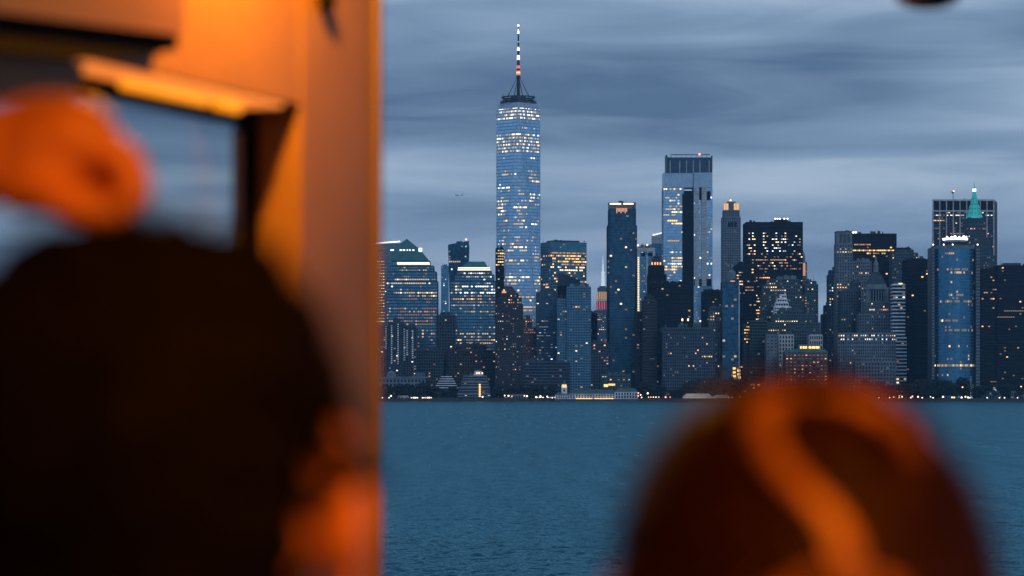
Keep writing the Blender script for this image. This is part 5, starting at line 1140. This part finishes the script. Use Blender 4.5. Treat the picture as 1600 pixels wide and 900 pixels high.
    for (r0, z0), (r1, z1) in zip(prof[:-1], prof[1:]): m.cone(0, 0, max(r0, .001), max(r1, .001), z0, z1, 20) if z0 < z1 else m.cone(0, 0, max(r1, .001), max(r0, .001), z1, z0, 20)
    m.build('bell', pmat('speaker_red', (.035, .012, .012), .5), so)
    m = MB(); m.cone(0, 0, .03, .03, -.012, 0, 16); m.build('ceiling_rose', blk, so)
LAMP_WALL, LAMP_HEAD = 56.0, 190.0
cabin()

# ------------------------------------------------------------------ the people
def capsule(mb, a, b, r0, r1, n=14, rings=5):
    a, b = Vector(a), Vector(b); d = (b-a); L_ = d.length; d = d.normalized() if L_ > 1e-6 else Vector((0, 0, 1)); u = d.orthogonal().normalized(); w = d.cross(u)
    prof = [(-r0*math.cos(t), r0*math.sin(t)) for t in [math.pi/2*k/rings for k in range(rings+1)]] + [(L_ + r1*math.sin(t), r1*math.cos(t)) for t in [math.pi/2*k/rings for k in range(rings+1)]]
    i = len(mb.v)
    for z, r in prof:
        for k in range(n): t = 2*math.pi*k/n; mb.v.append(tuple(a + d*z + (u*math.cos(t) + w*math.sin(t))*max(r, 1e-5)))
    for j in range(len(prof)-1):
        for k in range(n): q = (k+1) % n; mb.f.append((i+j*n+k, i+j*n+q, i+(j+1)*n+q, i+(j+1)*n+k)); mb.m.append(0)
def blob(mb, pts): 
    for (a, r0), (b, r1) in zip(pts[:-1], pts[1:]): capsule(mb, a, b, r0, r1)
def fuse(mb, name, mat, parent, vox, smooth=6, frame=None):
    """grow one continuous skin round the laid out forms"""
    me = mb.mesh(name + '_forms', [mat]); o = bpy.data.objects.new(name, me); COL.objects.link(o)
    r = o.modifiers.new('remesh', 'REMESH'); r.mode = 'VOXEL'; r.voxel_size = vox; s = o.modifiers.new('smooth', 'SMOOTH'); s.factor = .5; s.iterations = smooth
    dg = bpy.context.evaluated_depsgraph_get(); m2 = bpy.data.meshes.new_from_object(o.evaluated_get(dg)); o.modifiers.clear(); o.data = m2; bpy.data.meshes.remove(me)
    m2.name = name; m2.polygons.foreach_set('use_smooth', [True]*len(m2.polygons))
    if not m2.materials: m2.materials.append(mat)
    o.parent = parent; return o
skin = pmat('skin', (.62, .24, .06), .5, var=.08, scale=30, sss=.25)
def person(root, T_, hz, right_arm=None, left_arm=None, jacket=(.03, .03, .04), legs=(.03, .035, .05), hand_r=None, vox=.006):
    """T_ places the figure's own frame (x right, y ahead, z up from the deck); hz is the height of the head's middle"""
    P = lambda x, y, z: tuple(T_ @ Vector((x, y, z)))
    sk = MB(); cl = MB(); tr = MB(); sh = MB(); s = hz/1.56; rot = T_.to_3x3()
    def ell(mb, c, rx, ry, rz):
        i = len(mb.v); sphere(mb, (0, 0, 0), 1, 22, 16, sc=(rx, ry, rz))
        for k in range(i, len(mb.v)): mb.v[k] = P(*(Vector(mb.v[k]) + Vector(c)))
    H = hz
    ell(sk, (0, -.005, H+.012), .076, .096, .108); ell(sk, (0, .028, H-.045), .060, .066, .075)
    blob(sk, [(P(0, .088, H+.01), .010), (P(0, .108, H-.028), .015)]); ell(sk, (0, .093, H-.06), .022, .010, .008)
    for e in (-1, 1):
        ell(sk, (e*.031, .083, H+.008), .015, .010, .010)
        # ear: a rim, a bowl and a lobe
        ring = [Vector((e*(.082 + .018*math.sin(t*.9)), -.004 - .018*math.sin(t), H + .004 + .036*math.cos(t))) for t in [math.pi*k/7 for k in range(8)]]
        for a, b in zip(ring[:-1], ring[1:]): capsule(sk, P(*a), P(*b), .0062, .0062)
        ell(sk, (e*.086, -.006, H+.002), .012, .015, .030); ell(sk, (e*.092, -.004, H-.036), .009, .010, .013)
    blob(sk, [(P(0, -.012, H-.06), .056), (P(0, -.03, H-.16), .060)])
    sz = H - .185
    ell(sk, (0, -.03, sz-.14), .15, .095, .19)
    for e, arm in ((1, right_arm), (-1, left_arm)):
        A = arm or [(e*.185, -.03, sz-.02), (e*.23, -.05, sz-.30), (e*.22, .06, sz-.54)]
        Q = [P(*a) if not isinstance(a, Vector) else tuple(a) for a in A]
        blob(sk, [(Q[0], .048), (Q[1], .036), (Q[2], .026)])
        blob(cl, [(Q[0], .066), (Q[1], .052), (tuple(Vector(Q[1]).lerp(Vector(Q[2]), .90 if arm is None else .55)), .042)])
        if arm is None or e < 0 or hand_r is None:
            w = Vector(A[2]); d = (Vector(A[2])-Vector(A[1])).normalized(); sd = Vector((0, 1, 0)).cross(d).normalized(); fw = d.cross(sd).normalized()
            blob(sk, [(P(*w), .026), (P(*(w+d*.05)), .034), (P(*(w+d*.085)), .032)])
            for k in range(4):
                b0 = w + d*.088 + fw*(.027-.018*k); l = (.040, .045, .042, .032)[k]; b1 = b0 + d*l - sd*e*.008; b2 = b1 + d*l*.6 - sd*e*.018; blob(sk, [(P(*b0), .0095), (P(*b1), .0088), (P(*b2), .0075)])
            t0 = w + d*.03 + fw*.028; t1 = t0 + d*.035 + fw*.022; blob(sk, [(P(*t0), .013), (P(*t1), .0105), (P(*(t1 + d*.028 - sd*e*.006)), .009)])
    if hand_r:
        for ch in hand_r: blob(sk, ch)
    for e in (-1, 1):
        blob(sk, [(P(e*.09, -.02, .90*s), .075), (P(e*.10, 0, .48*s), .05), (P(e*.10, -.02, .09), .036), (P(e*.10, .12, .035), .03)])
        blob(tr, [(P(e*.085, -.02, .92*s), .098), (P(e*.10, .005, .48*s), .068), (P(e*.10, -.02, .11), .054)])
        blob(sh, [(P(e*.10, -.06, .047), .045), (P(e*.105, .06, .045), .044), (P(e*.108, .15, .036), .036)])
    blob(cl, [(P(0, -.03, sz+.005), .085), (P(0, -.03, sz-.12), .12)])
    ell(cl, (0, -.03, sz-.10), .195, .125, .15); ell(cl, (0, -.025, sz-.32), .165, .122, .24); ell(cl, (0, -.02, sz-.50), .172, .13, .14)
    blob(cl, [(P(-.03, -.035, sz+.055), .066), (P(.03, -.035, sz+.055), .066)])
    body = fuse(sk, 'body', skin, root, vox)
    fuse(cl, 'jacket', pmat('cloth_%03d' % int(jacket[0]*1000), jacket, .9, var=.2, scale=8, bump=.3, bscale=60), root, .010)
    fuse(tr, 'trousers', pmat('denim_%03d' % int(legs[2]*1000), legs, .9, var=.2, scale=10), root, .010); fuse(sh, 'shoes', pmat('shoe_leather', (.02, .018, .016), .5), root, .008)
    return P, body
def hair_shell(root, T_, C, R, name, mat, cover, seed, lump=.004, nu=72, nv=48, power=2.0):
    m = MB(); rg = random.Random(seed)
    for a in range(nv+1):
        ph = math.pi*a/nv
        for b in range(nu):
            t = 2*math.pi*b/nu; d = Vector((math.sin(ph)*math.cos(t), math.sin(ph)*math.sin(t), math.cos(ph)))
            k = (abs(d.x)**power + abs(d.y)**power + abs(d.z)**power)**(-1/power)
            q = Vector((d.x*R[0], d.y*R[1], d.z*R[2]))*k; q *= cover(d)
            q += d*lump*(mnoise.noise(d*7+Vector((seed, 0, 0))) + .6*mnoise.noise(Vector((d.x*22, d.y*22, d.z*8))))
            m.v.append(tuple(T_ @ (Vector(C) + q)))
    for a in range(nv):
        for b in range(nu):
            q = (b+1) % nu; m.f.append((a*nu+b, (a+1)*nu+b, (a+1)*nu+q, a*nu+q)); m.m.append(0)
    return m.build(name, mat, root, True)
def strands(parent, T_, C, R, cover, seed, n, L, w, mat, name='hair_strands', out=.28):
    m = MB(); rg = random.Random(seed)
    while n > 0:
        d = Vector((rg.gauss(0, 1), rg.gauss(0, 1), rg.gauss(0, 1))).normalized(); k = cover(d)
        if k < .97: n -= 1; continue
        p = Vector(C) + Vector((d.x*R[0], d.y*R[1], d.z*R[2])); fl = (Vector((d.x*.8, d.y*.2-.25, -.55)) + Vector((rg.uniform(-.4, .4), rg.uniform(-.4, .4), rg.uniform(-.3, .3)))); fl = (fl - d*fl.dot(d)).normalized()*.8 + d*out
        s = fl.cross(d).normalized()*w; l = L*rg.uniform(.6, 1.2); a, b, c = p - s - d*.002, p + s - d*.002, p + fl*l*.5 + d*l*.06; e = p + fl*l
        i = len(m.v); m.v += [tuple(T_ @ q) for q in (a, b, c+s*.7, c-s*.7, e)]; m.f += [(i, i+1, i+2, i+3), (i+3, i+2, i+4)]; m.m += [0, 0]; n -= 1
    o = m.build(name, mat, parent, False, kind='stuff'); return o
def to_local(root):
    bpy.context.view_layer.update()
    for c in list(root.children_recursive):
        if c.parent is root and c.type == 'MESH': c.data.transform(Matrix.Translation(-root.location))
        elif c.type == 'MESH': c.data.transform(Matrix.Translation(-root.location))

def man():
    Y = 1.30; x = (236-800)/F*Y; top = HC + (HOR-352)/F*Y; hz = top - .128 - DECK
    root = empty('person', (x, Y, DECK), 'person with short dark hair and a glowing ear, seen from behind at lower left', 'person')
    T_ = Matrix.Translation((x, Y, DECK)) @ Matrix.Rotation(math.radians(-9), 4, 'Z')
    person(root, T_, hz, jacket=(.028, .030, .036)); C = (0, -.012, hz+.014); R = (.0905, .112, .116)
    def cover(d):                                                        # full at the crown and back, tucked in at face, ears and neck
        k = 1.0; low = -.86 if d.y < -.25 else -.42 if d.y < .1 else -.25 + .9*d.y
        if d.z < low: k = .80
        if d.y > .45 and d.z < .52: k = .72
        if d.x > .82 and d.z < .14 and d.y > -.42: k = .84
        return k
    hm = pmat('dark_hair', (.0024, .0018, .0014), .8, spec=.02, var=.6, scale=60)
    h = hair_shell(root, T_, C, R, 'hair', hm, cover, 3, .008, power=2.35); strands(h, T_, C, R, cover, 5, 3200, .028, .0010, hm)
    m = MB(); rg = random.Random(8)                                      # tufts brushed over the middle of the ear
    for k in range(14):
        z = hz + .019 + rg.uniform(-.0045, .0045); a = Vector((.078, -.055+rg.uniform(-.01, .01), z+.012)); b = Vector((.099+rg.uniform(-.003, .006), -.036, z+.004)); c = Vector((.106+rg.uniform(-.004, .004), -.006+rg.uniform(-.012, .01), z-.004))
        capsule(m, T_ @ a, T_ @ b, .0034, .003, 6, 2); capsule(m, T_ @ b, T_ @ c, .003, .0012, 6, 2)
    m.build('hair_tuft', hm, h, True, kind='stuff'); to_local(root)
man()
def woman():
    Y = 1.44; x = (1244-800)/F*Y; top = HC + (HOR-584)/F*Y; hz = top - .128 - DECK
    root = empty('person', (x, Y, DECK), 'person with brown hair and painted highlights, seen from behind at lower right', 'person')
    T_ = Matrix.Translation((x, Y, DECK)) @ Matrix.Rotation(math.radians(8), 4, 'Z')
    person(root, T_, hz, jacket=(.05, .03, .03), legs=(.03, .03, .04)); C = (0, -.012, hz+.012); R = (.0930, .115, .117)
    cover = lambda d: .72 if (d.y > .35 and d.z < .45) else 1.0
    hm = pmat('brown_hair', (.012, .0034, .0020), .6, spec=.08, var=.4, scale=45); lm = pmat('hair_highlight', (.27, .105, .03), .4, spec=.5, var=.8, scale=24)  # the lighter tone paints lamp highlights onto the hair
    h = hair_shell(root, T_, C, R, 'hair', hm, cover, 9, .005); strands(h, T_, C, R, cover, 11, 2200, .04, .0011, hm, out=.08)
    # long hair hanging from the head down the back
    m = MB(); rg = random.Random(4)
    for k in range(46):
        t = math.pi*(1.02 + .96*k/45); p0 = Vector((math.cos(t)*.088, -.012+math.sin(t)*.100, hz+.03)); p1 = Vector((math.cos(t)*.096, -.02+math.sin(t)*.108, hz-.10)); p2 = Vector((math.cos(t)*.105+rg.uniform(-.01, .01), -.05+math.sin(t)*.110, hz-.30+rg.uniform(-.05, .05)))
        for a, b, r0, r1 in ((p0, p1, .010, .011), (p1, p2, .011, .004)): capsule(m, T_ @ a, T_ @ b, r0, r1, 7, 2)
    m.build('long_hair', hm, h, True, kind='stuff')
    Cw = T_ @ Vector(C)
    def onhead(px, py, lift):                                           # where the line of sight meets the back of the head
        d = Vector(((px-800)/F, 1, (HOR-py)/F)); o = Vector((0, 0, HC)) - Cw; S = Vector((1/R[0], 1/R[1], 1/R[2])); dd = Vector((d.x*S.x, d.y*S.y, d.z*S.z)); oo = Vector((o.x*S.x, o.y*S.y, o.z*S.z))
        A, B, Cc = dd.dot(dd), 2*oo.dot(dd), oo.dot(oo)-1; q = B*B-4*A*Cc
        if q < 0: q = 0
        return Vector((0, 0, HC)) + d*((-B-math.sqrt(q))/(2*A)) - d*lift
    for path, n, r, sp in (([(1215, 622), (1190, 655), (1200, 705), (1240, 752), (1285, 800), (1318, 850), (1335, 905), (1338, 970)], 6, .0046, 23), ([(1285, 622), (1322, 622), (1364, 638), (1402, 665), (1428, 708)], 5, .0040, 19), ([(1238, 980), (1222, 930), (1262, 900), (1330, 905), (1392, 915), (1400, 980)], 5, .004, 22)):  # hair highlights, painted on as raised locks of lighter colour
        m = MB()
        rl = random.Random(n)
        for k in range(n*3):
            t = rl.uniform(-1, 1); o = t*sp; lift = .006*(1-t*t) + rl.uniform(-.001, .002); wob = [rl.gauss(0, 5) for _ in path]
            pts = [onhead(u+o*.9+q, v-o*.25+q*.4, .001+lift) for (u, v), q in zip(path, wob)]; rr = r*rl.uniform(.3, .55)
            for a, b in zip(pts[:-1], pts[1:]): capsule(m, a, b, rr, rr, 6, 2)
        m.build('highlight_lock', lm if n > 5 else pmat('hair_highlight_dim', (.17, .062, .018), .45, spec=.3, var=.4, scale=60), h, True)
    to_local(root)
woman()
def reacher():
    Y = 2.0; G = lambda px, py, y=Y: Vector(((px-800)/F*y, y, HC + (HOR-py)/F*y)); hz = 1.58
    root = empty('person', (-.84, 2.24, DECK), 'person reaching a lit hand into the picture from the left edge', 'person')
    T_ = Matrix.Translation((-.84, 2.24, DECK)) @ Matrix.Rotation(math.radians(-90), 4, 'Z')
    arm = [Vector((-.83, 2.05, DECK+1.375)), G(-440, 318, 2.03), G(-10, 246, 2.01)]
    hand = [[(G(-10, 246, 2.01), .035), (G(60, 236, 2.02), .041), (G(104, 232, 2.03), .040)], [(G(70, 235, 1.995), .032), (G(112, 216, 1.99), .030)], [(G(40, 285, 1.99), .024), (G(84, 298, 1.985), .018)]]
    for k in range(4):                                                   # index to little finger, each curled more than the last
        y = 1.978 + .021*k; r = (.0135, .0138, .0130, .0112)[k]; dx = (0, 2, -8, -22)[k]; dy = (0, 2, 8, 18)[k]
        hand.append([(G(122+dx*.3, 206+dy, y), r+.003), (G(198+dx, 252+dy, y), r), (G(212+dx, 298+dy, y), r-.001), (G((182, 160, 146, 138)[k], (334, 322, 312, 306)[k], y), r-.002), (G((164, 136, 124, 120)[k], (338, 312, 300, 296)[k], y+.004), r-.003)])
    hand.append([(G(58, 288, 1.975), .0165), (G(112, 318, 1.962), .0135), (G(156, 332, 1.962), .0120), (G(184, 338, 1.966), .0105)])
    person(root, T_, hz, right_arm=arm, hand_r=hand, jacket=(.09, .035, .03), vox=.0045)
    C = (0, -.012, hz+.014); R = (.088, .110, .114); cover = lambda d: .75 if (d.y > .4 and d.z < .5) or d.z < -.4 else 1.0
    hm = pmat('dark_hair', (.012, .009, .008), .6); hair_shell(root, T_, C, R, 'hair', hm, cover, 14, .005); to_local(root)
reacher()
# ------------------------------------------------------------------ the evening air
def haze():
    mb = MB(); mb.box(-15500, 15500, -3500, 16500, -5, 600)
    m = bpy.data.materials.new('evening_air'); m.use_nodes = True; nt = m.node_tree; nt.nodes.clear()
    out = nt.nodes.new('ShaderNodeOutputMaterial'); v = nt.nodes.new('ShaderNodeVolumePrincipled')
    v.inputs['Color'].default_value = (.22, .60, 1.0, 1); v.inputs['Density'].default_value = 2.6e-5; v.inputs['Anisotropy'].default_value = 0.0
    nt.links.new(v.outputs['Volume'], out.inputs['Volume'])
    o = mb.build('haze', m); o['kind'] = 'stuff'
haze()
